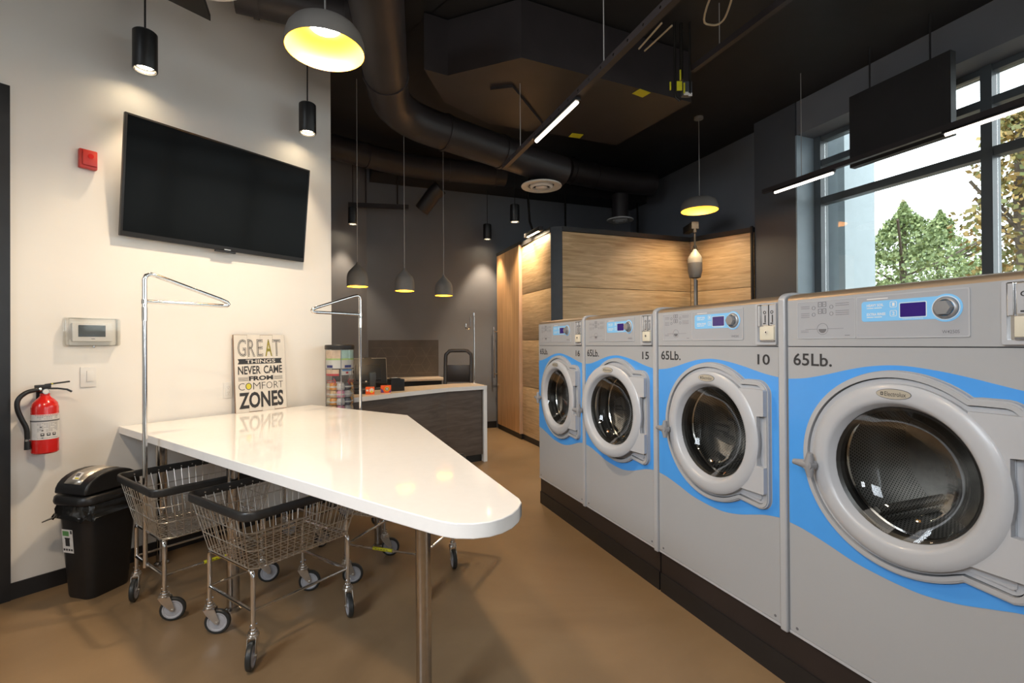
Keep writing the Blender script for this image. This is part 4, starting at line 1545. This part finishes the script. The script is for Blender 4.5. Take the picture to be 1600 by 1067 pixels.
for i in range(-1, 6):
    for j in range(-1, 4):
        cx_ = 0.15 + i * hs * 1.5
        cz_ = 1.05 + j * hs * 1.732 + (hs * 0.866 if i % 2 else 0)
        for a in (0, 60, 120):
            p = (cx_ + hs * cos(radians(a)), cz_ + hs * sin(radians(a)))
            q = (cx_ + hs * cos(radians(a + 60)), cz_ + hs * sin(radians(a + 60)))
            if all(0.03 < v[0] < 1.21 and 0.99 < v[1] < 1.62 for v in (p, q)):
                seg2(k, p, q, 0.005, 0)
        if 0.03 < cx_ < 1.21 and 0.99 < cz_ < 1.62:
            for a in (60, 180, 300):
                q = (cx_ + hs * cos(radians(a)), cz_ + hs * sin(radians(a)))
                if 0.03 < q[0] < 1.21 and 0.99 < q[1] < 1.62:
                    seg2(k, (cx_, cz_), q, 0.005, 0)
k.done('tile_joint', parent=spl, smooth=0)

# tall dark folding chair behind the counter
ch = thing('folding_chair', 'tall dark folding chair behind the right end of the counter', 'chair', (-0.85, 7.6, 0), radians(-4))
k = g(M_chair)
for sx in (-1, 1):
    k.tube([(sx * 0.2, -0.16, 0.018), (sx * 0.205, 0.05, 0.75), (sx * 0.205, 0.10, 1.33), (sx * 0.20, 0.103, 1.385), (sx * 0.145, 0.107, 1.44), (sx * 0.10, 0.107, 1.447), (0, 0.107, 1.447)], 0.02, 10, flat=(0.022, 0.028))
    k.tube([(sx * 0.165, 0.26, 0.015), (sx * 0.165, -0.10, 0.74)], 0.015, 10)
for z, y in ((0.25, -0.095), (0.45, -0.04)):
    k.tube([(-0.2, y, z), (0.2, y, z)], 0.012, 8)
k.tube([(-0.165, 0.14, 0.255), (0.165, 0.14, 0.255)], 0.012, 8)
k.done('frame', parent=ch)
k = g(M_chair)
k.box((0, 0.085, 1.09), (0.37, 0.03, 0.27), bev=0.01)
k.done('backrest', parent=ch)
k = g(M_chair)
k.box((0, -0.1, 0.765), (0.37, 0.34, 0.03), bev=0.01)
k.done('seat', parent=ch)

# ------------------------------------------------------------------ wood panelled enclosure on the right of the counter
QC = 2.975
CA = atan2(-0.9343, 0.3566)
HT = 3.12
SE = (2.34, 1.605, 0.87)
dc = thing('tall_cabinet', 'tall oak cabinet door with vertical grain and a long steel pull', 'cabinet', RP(QC, 8.50), CA)
k = g(M_doorwood)
k.box((0.565, 0.0, 1.62), (1.10, 0.05, 3.06))
k.done('door', parent=dc)
k = g(M_edgewood)
k.box((1.126, -0.004, 1.62), (0.026, 0.07, 3.06))
k.done('door_edge', parent=dc)
k = g(M_base)
k.box((0.57, 0.03, 0.045), (1.14, 0.08, 0.088))
k.done('kick_board', parent=dc)
k = g(M_black)
k.box((0.57, 0.05, 3.18), (1.14, 0.16, 0.05))
k.done('top_trim', parent=dc)
k = g(M_steel)
k.tube([(0.035, -0.10, 0.93), (0.035, -0.10, 1.86)], 0.013, 12)
for z in (1.0, 1.77):
    k.cyl((0.035, -0.10, z), (0.035, -0.024, z), 0.009, seg=10)
k.done('pull_handle', parent=dc)
k = g(M_chrome)
k.cyl((0.05, -0.024, 0.80), (0.05, -0.045, 0.80), 0.02, seg=14)
k.done('lock', parent=dc)


def panel_run(name, label, a, b, z0=0.09, z1=HT):
    a, b = Vector(a), Vector(b)
    L = (b - a).length
    rz = atan2(b.y - a.y, b.x - a.x)
    t_ = thing(name, label, 'wall panel', (a.x, a.y, 0), rz, 'oak wall panels')
    zs = [z0] + [z for z in sorted(SE) if z0 < z < z1] + [z1]
    for i in range(len(zs) - 1):
        kk = g(M_panelwood)
        kk.box((L / 2, 0.02, (zs[i] + zs[i + 1]) / 2), (L, 0.03, zs[i + 1] - zs[i] - 0.007), bev=0.001)
        kk.done('panel', parent=t_)
    kk = g(M_black)
    kk.box((L / 2, 0.05, (z0 + z1) / 2), (L, 0.03, z1 - z0))
    kk.done('backing', parent=t_)
    kk = g(M_base)
    kk.box((L / 2, 0.04, z0 / 2), (L, 0.04, z0))
    kk.done('kick_board', parent=t_)
    kk = g(M_black)
    kk.box((L / 2, 0.045, z1 + 0.035), (L, 0.11, 0.065))
    kk.done('top_trim', parent=t_)
    return t_


PA, PB = RP(QC, 7.34), RP(QC, 6.25)
PC = Vector((0.715, 6.83, 0))
PD = PC + EW * 2.22
PE = RP(5.69, 5.26)
panel_run('wood_panel_wall', 'oak panels with horizontal grain next to the tall cabinet door', PA, PB)
panel_run('wood_panel_wall', 'wide oak panels standing behind the two farthest washers', PC, PD)
panel_run('wood_panel_wall', 'narrow oak panels between the bottle shaped fitting and the window wall', PD, PE)
k = g(mat('post_blue_black', (0.035, 0.042, 0.05), 0.45, var=0.1))
k.prism([(p.x, p.y) for p in (PB - DW * 0.006, PC - EW * 0.006, PC - EW * 0.006 + DW * 0.1, PB - DW * 0.006 + NW * 0.09)], [], 0, HT + 0.07)
tag(k.done('corner_post', smooth=0), 'blue black corner post between the oak panels', 'post')
k = g(M_black)
ep = PE + Vector((-0.03, -0.03, 0))
k.box((ep.x - 0.005, ep.y + 0.01, 1.6), (0.028, 0.03, 3.19), rz=CA)
tag(k.done('edge_trim', smooth=0), 'thin black upright trim where the oak panels meet the window wall', 'trim')

# ------------------------------------------------------------------ bottle shaped fitting hanging in the panel corner
ht = thing('hanging_fitting', 'cream and grey bottle shaped fitting hung on a black strap in the panel corner', 'fitting', (2.655, 7.08, 0))
k = g(mat('cream_plastic', (0.50, 0.46, 0.38), 0.45, var=0.05))
k.lathe([(0.02, 2.90), (0.03, 2.885), (0.045, 2.86), (0.085, 2.80), (0.1, 2.76), (0.1, 2.70)], 24)
k.use(mat('warm_grey_plastic', (0.22, 0.20, 0.18), 0.5, var=0.06)).lathe([(0.1, 2.70), (0.1, 2.58), (0.085, 2.52)], 24)
k.use(M_shade).lathe([(0.085, 2.52), (0.08, 2.49), (0.03, 2.475), (0.0, 2.475)], 24)
k.done('bottle', parent=ht)
k = g(M_deepblack)
k.cyl((0, 0, 2.9), (0, 0, 3.16), 0.014, seg=8)
k.tube([(-0.045, 0, 2.855), (-0.02, 0, 2.94), (0, 0, 2.985), (0.02, 0, 2.94), (0.045, 0, 2.855)], 0.006, 6)
k.box((0, 0.16, 3.245), (0.1, 0.36, 0.10))
k.cyl((0, 0.0, 3.14), (0, 0.0, 3.2), 0.025, seg=10)
k.done('strap', parent=ht)
k = g(mat('grey_pipe', (0.30, 0.29, 0.28), 0.4, 0.2, var=0.05))
k.cyl((0, 0, 2.48), (0, 0, 0.0), 0.02, seg=12)
k.done('drain_pipe', parent=ht)
k = g(M_black)
k.cyl((0.03, 0.02, 2.46), (0.03, 0.02, 0.0), 0.013, seg=10)
k.done('cable', parent=ht)

# ------------------------------------------------------------------ lamps
def cyl_lamp(label, x, y, zb, beam=None, aim=(0, 0), energy=40):
    t_ = thing('cylinder_pendant', label, 'pendant lamp', (x, y, zb), 0, 'black cylinder pendants')
    kk = g(M_blackplastic)
    kk.lathe([(0.0, 0.268), (0.066, 0.268), (0.0735, 0.260), (0.0735, 0.004), (0.071, 0.0), (0.066, 0.0), (0.064, 0.03), (0.052, 0.034), (0.0, 0.034)], 32)
    kk.done('housing', parent=t_)
    kk = g(M_lampglow)
    kk.lathe([(0.0, 0.0335), (0.052, 0.0335), (0.052, 0.030), (0.0, 0.030)], 28)
    kk.done('lens', parent=t_)
    kk = g(M_chrome).lathe([(0.0655, 0.006), (0.0635, 0.010), (0.0635, 0.014)], 28)
    kk.done('trim_ring', parent=t_)
    kk = g(M_black)
    kk.cyl((0, 0, 0.268), (0, 0, CEIL - zb), 0.006, seg=8)
    kk.done('stem', parent=t_)
    if beam:
        lamp('cylinder_lamp_beam', 'SPOT', (x, y, zb - 0.01), energy, WARM, 0.04, aim=(x + aim[0], y + aim[1], 0), spot=beam, blend=0.6)


p = WP(0.62, 0.2)
cyl_lamp('black cylinder pendant lamp left of the television, nearest the camera', p.x, p.y, 3.48, 62, (0, 0), 42)
p = WP(1.874, 0.2)
cyl_lamp('black cylinder pendant lamp right of the television by the end of the white wall', p.x, p.y, 3.48, 62, (0, 0), 42)
cyl_lamp('black cylinder pendant lamp left of the three bell pendants on the dark wall', -2.5, 7.72, 3.45, 70, (0, 0), 105)
cyl_lamp('black cylinder pendant lamp in the back corner above the folding chair', -0.43, 8.75, 3.42, 70, (0, 0), 150)
cyl_lamp('black cylinder pendant lamp in front of the oak cabinet top', 0.055, 7.6, 3.44, 100, (0, 0), 190)


def bell(label, x, y, zr):
    t_ = thing('bell_pendant', label, 'pendant lamp', (x, y, zr), 0, 'bell pendants over the counter')
    R1 = 0.121
    kk = g(M_shade)
    kk.lathe([(R1, 0.0), (R1 - 0.001, 0.10), (R1 - 0.008, 0.145), (R1 - 0.025, 0.18), (0.045, 0.235), (0.02, 0.262), (0.012, 0.285), (0.0, 0.288)], 36)
    kk.use(M_gold).lathe([(R1, 0.0), (R1 - 0.005, 0.0), (R1 - 0.006, 0.10), (R1 - 0.013, 0.143), (R1 - 0.03, 0.176), (0.0, 0.20)], 36)
    kk.done('shade', parent=t_)
    kk = g(M_bellglow)
    kk.lathe([(0.0, 0.075), (0.03, 0.083), (0.042, 0.11), (0.03, 0.14), (0.018, 0.155), (0.0, 0.16)], 18)
    kk.done('bulb', parent=t_)
    kk = g(M_cord)
    kk.cyl((0, 0, 0.28), (0, 0, CEIL - zr), 0.005, seg=8)
    kk.done('cord', parent=t_)


bell('leftmost grey bell pendant over the counter, beside the end of the white wall', -1.795, 5.70, 2.225)
bell('middle grey bell pendant of three over the counter', -1.341, 6.13, 2.218)
bell('rightmost grey bell pendant of three over the counter', -0.930, 6.70, 2.213)


def dome(label, x, y, zr, R1, glow, ztop):
    t_ = thing('dome_pendant', label, 'pendant lamp', (x, y, zr), 0, 'large dome pendants')
    kk = g(M_shade)
    H = R1 * 0.74
    out = [(R1, 0.0), (R1 * 1.005, H * 0.12), (R1 * 0.985, H * 0.38), (R1 * 0.93, H * 0.60), (R1 * 0.83, H * 0.78), (R1 * 0.68, H * 0.90), (R1 * 0.45, H * 0.975), (R1 * 0.12, H), (0.0, H)]
    kk.lathe(out, 48)
    kk.use(M_goldd)
    inn = [(R1, 0.0), (R1 * 0.985, 0.0), (R1 * 0.985, H * 0.12), (R1 * 0.965, H * 0.36), (R1 * 0.905, H * 0.57), (R1 * 0.80, H * 0.745), (R1 * 0.64, H * 0.85), (R1 * 0.40, H * 0.88)]
    kk.lathe(inn, 48)
    kk.done('shade', parent=t_)
    kk = g(glow)
    kk.lathe([(R1 * 0.40, H * 0.88), (R1 * 0.36, H * 0.80), (R1 * 0.2, H * 0.775), (0.0, H * 0.77)], 32)
    kk.done('light_disc', parent=t_)
    kk = g(M_cord)
    kk.cyl((0, 0, H), (0, 0, ztop - zr), 0.006, seg=8)
    kk.lathe([(0.0, ztop - zr - 0.03), (0.06, ztop - zr - 0.03), (0.06, ztop - zr), (0.0, ztop - zr)], 20)
    kk.done('cord', parent=t_)


dome('big dark dome pendant with a gold inside above the folding table', -1.222, 3.225, 3.49, 0.25, M_domeglow, CEIL)
dome('dark dome pendant with a gold inside in front of the oak panel corner', 2.587, 6.72, 3.36, 0.245, M_farglow, CEIL)


# linear lamps on hanging channels
def channel(label, q, z, s0, s1, wd=0.045, ht=0.05, holes=True, group='black lighting channels', wires=((-0.42, CEIL), (0.0, CEIL), (0.42, CEIL))):
    t_ = thing('lighting_channel', label, 'lighting channel', RP(q, (s0 + s1) / 2, z), AW, group)
    L = s0 - s1
    kk = g(M_duct)
    kk.box((0, 0, ht / 2), (L, wd, ht))
    kk.done('rail', parent=t_)
    if holes:
        kk = g(M_steel)
        n = int(L / 0.16)
        for i in range(n):
            kk.cyl((-L / 2 + 0.08 + i * 0.16, -wd / 2 + 0.001, ht / 2), (-L / 2 + 0.08 + i * 0.16, -wd / 2 - 0.0015, ht / 2), 0.009, seg=8)
        kk.done('bolt_row', parent=t_)
    for f, top in wires:
        kk = g(M_cord)
        kk.cyl((f * L, 0, ht), (f * L, 0, top - z), 0.004, seg=6)
        kk.done('hanger_wire', parent=t_)


def strip(label, q, z, s0, s1):
    t_ = thing('linear_lamp', label, 'linear lamp', RP(q, (s0 + s1) / 2, z), AW, 'lit linear lamps')
    L = s0 - s1
    kk = g(M_blackplastic)
    kk.box((0, 0, -0.012), (L + 0.04, 0.045, 0.024), bev=0.003)
    kk.done('housing', parent=t_)
    kk = g(M_tubeglow)
    kk.tube([(-L / 2, 0, -0.032), (L / 2, 0, -0.032)], 0.016, 12)
    kk.done('diffuser', parent=t_)


channel('black perforated lighting channel over the washer row', 1.79, 3.41, 4.9, -1.0, wires=((-0.42, 4.095), (-0.16, CEIL), (0.3, CEIL)))
strip('lit linear lamp on the channel over the washers, below the big duct', 1.79, 3.41, 4.04, 3.28)
channel('black lighting channel running along in front of the window', 5.14, 3.41, 4.6, -2.0, holes=False)
strip('lit linear lamp at the far end of the window channel, beside the column', 5.14, 3.41, 4.43, 3.70)
strip('lit linear lamp in front of the window mullion, at the right edge', 5.14, 3.41, 2.67, 1.93)
channel('black strut high above the second aisle, without lamps', 3.375, 4.2, 3.83, -0.5, 0.05, 0.06, holes=False)

# dark board hanging above the window channel
k = g(M_black)
qbox(k, 5.32, 5.40, 2.72, 3.64, 3.43, 4.2)
hb = tag(k.done('hanging_board', smooth=0), 'dark board hanging in front of the upper window above the linear lamp', 'board')
for s_ in (2.9, 3.45):
    k = g(M_black)
    k.cyl(RP(5.36, s_, 4.2), RP(5.36, s_, CEIL), 0.008, seg=6)
    k.done('hanger_rod', parent=hb)

# ------------------------------------------------------------------ ducts and ceiling services
def duct(label, pts, r, name='round_duct', bands=True):
    kk = g(M_duct)
    kk.tube(pts, r, 24)
    o_ = tag(kk.done(name, smooth=50), label, 'duct', 'black round ducts')
    if bands:
        P_ = [Vector(q_) for q_ in pts]
        for i in range(0, len(P_) - 1):
            a, b = P_[i], P_[i + 1]
            if (b - a).length > 0.6:
                for f in (0.15, 0.85):
                    kk = g(M_duct)
                    c = a.lerp(b, f)
                    d = (b - a).normalized() * 0.02
                    kk.cyl(c - d, c + d, r + 0.012, seg=24)
                    kk.done('clamp_band', parent=o_)
    return o_


def bez(pts, n=6):
    """corner rounding for a polyline of 3-D points"""
    P_ = [Vector(q_) for q_ in pts]
    out = [P_[0]]
    for i in range(1, len(P_) - 1):
        a, b, c = P_[i - 1], P_[i], P_[i + 1]
        f = 0.42
        p0, p2 = b.lerp(a, min(f, 0.5 / (b - a).length)), b.lerp(c, min(f, 0.5 / (c - b).length))
        for j in range(n + 1):
            t_ = j / n
            out.append(p0 * (1 - t_) ** 2 + b * 2 * t_ * (1 - t_) + p2 * t_ ** 2)
    out.append(P_[-1])
    return out


duct('black round main duct bending towards the nearer white ceiling diffuser', bez([(-0.85, 2.9, 4.06), (-1.30, 5.3, 4.05), (0.41, 6.62, 3.96), (0.72, 6.80, 3.94)]), 0.2)
duct('short black round duct from the top of the white wall', [(-2.215, 3.93, 4.42), (-1.30, 4.32, 4.42)], 0.17)
duct('black round duct along the back wall behind the bell pendant cords', bez([(-2.75, 6.55, 4.3), (-1.6, 7.55, 4.3), (-0.1, 8.0, 4.3)]), 0.17)
duct('short black duct stub ending low on the dark wall behind the cords', [(-1.17, 8.09, 4.14), (-1.28, 8.12, 4.05), (-1.50, 8.2, 3.80)], 0.125, bands=False)
duct('black round duct above the farther small ceiling diffuser', bez([(0.9, 7.9, 4.35), (1.881, 8.45, 4.35), (2.5, 8.62, 4.35)]), 0.2)

# boxy plenum under the ceiling
pl = thing('duct_plenum', 'large black angular duct box under the ceiling above the aisle', 'duct', (0.5, 5.2, 0))
PV = [(-0.80, 4.53), (-0.593, 4.638), (0.101, 4.353), (1.918, 5.186), (1.362, 6.30), (0.50, 5.95), (-0.25, 5.66), (-0.70, 5.15)]
k = g(M_duct)
k.prism([(x - 0.5, y - 5.2) for x, y in PV], [], 4.1, CEIL - 0.02)
k.done('box', parent=pl, smooth=0)
k = g(M_duct)
k.prism([(x - 0.5, y - 5.2) for x, y in ((-0.2, 4.85), (0.02, 4.80), (0.42, 5.75), (0.18, 5.80))], [], 4.07, 4.1)
k.done('access_panel', parent=pl, smooth=0)
for x, y, rz in ((1.335, 4.985, 0.55), (0.80, 6.0, 0.3)):
    k = g(M_yellow)
    k.box((x - 0.5, y - 5.2, 4.0985), (0.15, 0.11, 0.003), rz=rz)
    k.done('yellow_sticker', parent=pl, smooth=0)

# black triangular ceiling panel at the upper left
c0 = Vector((-1.893, 3.085))
v1, v2 = Vector((-0.136, -0.191)).normalized(), Vector((0.075, -0.19)).normalized()
k = g(M_deepblack)
k.prism([tuple(c0), tuple(c0 + v1 * 0.9), tuple(c0 + v2 * 0.9)], [], 3.6, 3.64)
bf = tag(k.done('acoustic_panel', smooth=0), 'black pointed panel hanging at the top edge above the television', 'acoustic panel')
for fa, fb in ((0.6, 0.1), (0.05, 0.75)):
    k = g(M_black)
    c_ = c0 + v1 * fa + v2 * fb
    k.cyl((c_.x, c_.y, 3.64), (c_.x, c_.y, CEIL), 0.006, seg=6)
    k.done('hanger_rod', parent=bf)


def diffuser(label, x, y, z, R1, ztop):
    t_ = thing('air_diffuser', label, 'air diffuser', (x, y, z), 0, 'round white air diffusers')
    kk = g(M_diff)
    kk.lathe([(R1 * 0.62, 0.05), (R1 * 0.98, 0.022), (R1, 0.012), (R1 * 0.98, 0.004), (R1 * 0.80, 0.0), (R1 * 0.66, 0.012), (R1 * 0.62, 0.04)], 40)
    kk.done('outer_ring', parent=t_)
    kk = g(M_diff)
    kk.lathe([(R1 * 0.56, 0.03), (R1 * 0.56, 0.002), (R1 * 0.44, -0.012), (R1 * 0.42, 0.01)], 40)
    kk.lathe([(0.0, -0.02), (R1 * 0.22, -0.022), (R1 * 0.30, -0.008), (R1 * 0.28, 0.01), (0.0, 0.012)], 40)
    kk.done('cone', parent=t_)
    kk = g(M_duct)
    kk.lathe([(0.0, 0.028), (R1 * 0.61, 0.03), (R1 * 0.60, ztop - z)], 32)
    kk.done('collar', parent=t_)


diffuser('larger white round air diffuser at the end of the main duct', 0.41, 6.6, 3.66, 0.275, 3.72)
diffuser('smaller white round air diffuser farther back above the oak panels', 1.881, 8.45, 3.66, 0.228, 4.11)
diffuser('white round air diffuser cut off by the top edge above the television', -1.83, 2.86, 3.75, 0.275, 4.0)

# conduits along the back wall
k = g(M_duct)
k.box((-2.15, 7.95, 3.80), (0.95, 0.06, 0.07), rz=radians(10))
tr = tag(k.done('cable_tray', smooth=0), 'black cable tray hanging in front of the dark back wall', 'cable tray')
for x, y in ((-2.35, 7.91), (-1.86, 8.0)):
    k = g(M_duct)
    k.cyl((x, y, 3.83), (x, y, CEIL), 0.012, seg=6)
    k.done('hanger_rod', parent=tr)
M_glint = mat('pipe_highlight', (0.55, 0.46, 0.32), 0.3, 0.3, var=0.05)  # lamp highlights on dark pipes, put into the pipe colour
M_cond = mat('black_gloss_conduit', (0.02, 0.018, 0.016), 0.22, var=0.1)
CG = 'thin black conduits on the back wall'
for lab, pts in (('curved black cable dropping onto the oak cabinet top', [(0.30, 7.55, 4.3), (0.26, 7.5, 3.8), (0.28, 7.42, 3.4), (0.33, 7.38, 3.235)]),
                 ('thin black rod on the dark wall between the two white diffusers', [(1.02, 9.2, 4.32), (1.02, 9.2, 3.0)]),
                 ('thin black rod on the dark wall right of the smaller diffuser', [(2.48, 9.6, 4.32), (2.48, 9.6, 3.0)])):
    tag(g(M_cond).tube(pts, 0.018, 8).done('conduit'), lab, 'conduit', CG)
wl = thing('panel_lamp', 'black bar lamp on the top edge of the oak panels', 'lamp', RP(QC - 0.085, 6.66, 3.17), CA)
k = g(M_black)
k.box((0, 0, 0.03), (0.55, 0.07, 0.06), bev=0.004)
k.box((0.0, 0.06, 0.028), (0.06, 0.08, 0.02))
k.done('housing', parent=wl)
k = g(M_lampglow)
k.box((0, -0.005, -0.001), (0.4, 0.03, 0.003))
k.done('light_strip', parent=wl)
lamp('panel_lamp_light', 'AREA', RP(QC - 0.10, 6.66, 3.155), 6, WARM, 0.4, 0.04, aim=RP(QC + 0.05, 6.66, 1.6))

# gas piping with yellow tags
gp = thing('gas_pipe_drop', 'gas pipes with yellow tags and a small grey box under the ceiling', 'pipework', (1.66, 4.72, 0), 0)
for pts_, r_ in (([(-0.07, 0, CEIL), (-0.07, 0, 4.03), (-0.06, 0, 3.92), (-0.02, 0, 3.885)], 0.012), ([(0.0, 0.02, CEIL), (0.0, 0.02, 4.1)], 0.017), ([(0.075, 0, CEIL), (0.075, 0, 3.95)], 0.01)):
    k = g(M_cond)
    k.tube(pts_, r_, 8)
    k.done('pipe', parent=gp)
for c_, d_ in (((-0.035, -0.02, 4.02), (0.05, 0.012, 0.09)), ((-0.025, -0.02, 4.125), (0.014, 0.012, 0.10)), ((-0.115, 0, 4.03), (0.014, 0.012, 0.08)), ((0.012, -0.02, 4.0), (0.014, 0.012, 0.10))):
    k = g(M_yellow)
    k.box(c_, d_, bev=0.002)
    k.done('yellow_tag', parent=gp)
k = g(mat('valve_box_grey', (0.12, 0.13, 0.15), 0.4, 0.5, var=0.1))
k.box((0.05, 0.03, 4.01), (0.09, 0.06, 0.13), bev=0.004)
k.use(M_paper).box((0.035, -0.005, 3.955), (0.04, 0.006, 0.03))
k.box((0.075, -0.005, 3.945), (0.035, 0.006, 0.03))
k.done('valve_box', parent=gp)
for lab, pts in (('left one of two thin pipes in painted highlight colour beside the washer lighting channel', [(1.257, 4.046, 4.2), (1.159, 4.40, 4.2)]),
                 ('right one of two thin pipes in painted highlight colour beside the washer lighting channel', [(1.353, 4.079, 4.2), (1.219, 4.43, 4.2)]),
                 ('thin pipe in painted highlight colour bent in a hook near the top edge', [(1.47, 3.0, 4.2), (1.563, 4.041, 4.2), (1.73, 4.09, 4.2), (1.767, 3.987, 4.2), (1.62, 3.4, 4.2)])):
    tag(g(M_glint).tube(bez(pts) if len(pts) > 2 else pts, 0.008, 8).done('gas_pipe'), lab, 'pipe', 'thin pipes in highlight colour under the ceiling')

# ------------------------------------------------------------------ outside
k = g(mat('asphalt', (0.16, 0.165, 0.17), 0.9, var=0.1))
k.box((20, 14, -0.12), (60, 60, 0.1))
struct(k.done('ground', smooth=0))
k = g(M_outwall)
qbox(k, 6.5, 7.1, 4.52, 4.95, 0, 5.2)
struct(k.done('column_outside', smooth=0))


def leaf_mat(name, c1, c2):
    m = bpy.data.materials.new(name)
    m.use_nodes = True
    nt = m.node_tree
    b = nt.nodes['Principled BSDF']
    b.inputs['Roughness'].default_value = 0.6
    oi = nt.nodes.new('ShaderNodeNewGeometry')
    r = nt.nodes.new('ShaderNodeValToRGB')
    r.color_ramp.elements[0].color = (*c1, 1)
    r.color_ramp.elements[1].color = (*c2, 1)
    nt.links.new(oi.outputs['Random Per Island'], r.inputs['Fac'])
    nt.links.new(r.outputs['Color'], b.inputs['Base Color'])
    return m


M_leafg = leaf_mat('green_leaf', (0.11, 0.16, 0.06), (0.34, 0.40, 0.17))
M_leafa = leaf_mat('autumn_leaf', (0.14, 0.18, 0.06), (0.42, 0.26, 0.08))
M_bark = mat('bark', (0.10, 0.075, 0.055), 0.9, var=0.2, vscale=12)


def tree(label, base, h, rad, shape, m, n, leaf, seed, z0=1.2):
    rnd = random.Random(seed)
    t_ = thing('tree', label, 'tree', base, 0, 'trees outside the window')
    kk = g(M_bark)
    kk.tube([(0, 0, 0), (0.05, 0.02, h * 0.4), (0.0, 0.05, h * 0.7), (0.02, 0, h * 0.95)], 0.09, 8)
    for i in range(10):
        a = rnd.uniform(0, 2 * pi)
        z = h * rnd.uniform(0.25, 0.7)
        L = rad * 0.7
        kk.tube([(0, 0, z), (L * 0.5 * cos(a), L * 0.5 * sin(a), z + 0.5), (L * cos(a), L * sin(a), z + 1.1)], 0.03, 5)
    kk.done('trunk', parent=t_)
    kk = g(m)
    fs = []
    for i in range(n):
        f = rnd.random() ** 0.8
        z = z0 + (h - z0) * f
        rr = rad * shape(f) * (0.35 + 0.65 * rnd.random() ** 0.5)
        rr *= 0.78 + 0.35 * sin(f * 23 + seed) * sin(rnd.random() * 3)
        a = rnd.uniform(0, 2 * pi)
        c = Vector((rr * cos(a), rr * sin(a), z + rnd.uniform(-0.15, 0.15)))
        ax = Vector((rnd.gauss(0, 1), rnd.gauss(0, 1), rnd.gauss(0, 1))).normalized()
        bx2 = ax.orthogonal().normalized()
        cx2 = ax.cross(bx2)
        s_ = leaf * rnd.uniform(0.6, 1.3)
        fs.append(kk.bm.faces.new([kk.bm.verts.new(c + bx2 * s_ * u + cx2 * s_ * v * 0.6) for u, v in ((-1, 0), (0, -1), (1, 0), (0, 1))]))
    kk._fin(fs)
    kk.done('foliage', parent=t_, smooth=0)


cone = lambda f: (1 - f) ** 1.0 * (1 + 0.25 * sin(f * 31))
oval = lambda f: max(0.05, sin(pi * min(1, f * 0.92 + 0.06)) ** 0.6)


def outp(xpix, Y):
    return ((xpix - 800) / 765.0 * Y, Y, -0.07)


tree('tall pointed green tree outside, left of the window mullion', (11.15, 13.9, -0.07), 5.5, 3.5, cone, M_leafg, 8000, 0.062, 3, 2.0)
tree('second pointed green tree outside, between the tallest tree and the mullion', (16.4, 18.7, -0.07), 6.5, 3.5, cone, M_leafg, 6500, 0.075, 5, 2.4)
tree('small pale bush tree outside, beside the outer pillar', (19.2, 27.6, -0.07), 5.4, 1.7, oval, M_leafg, 3500, 0.11, 8, 2.0)
tree('low green tree outside, just left of the window mullion', (21.8, 22.9, -0.07), 5.2, 1.9, oval, M_leafg, 5000, 0.11, 11, 2.4)
tree('loose autumn leaved tree outside, right of the window mullion', (9.4, 9.0, -0.07), 6.0, 1.0, oval, M_leafa, 3800, 0.065, 14)
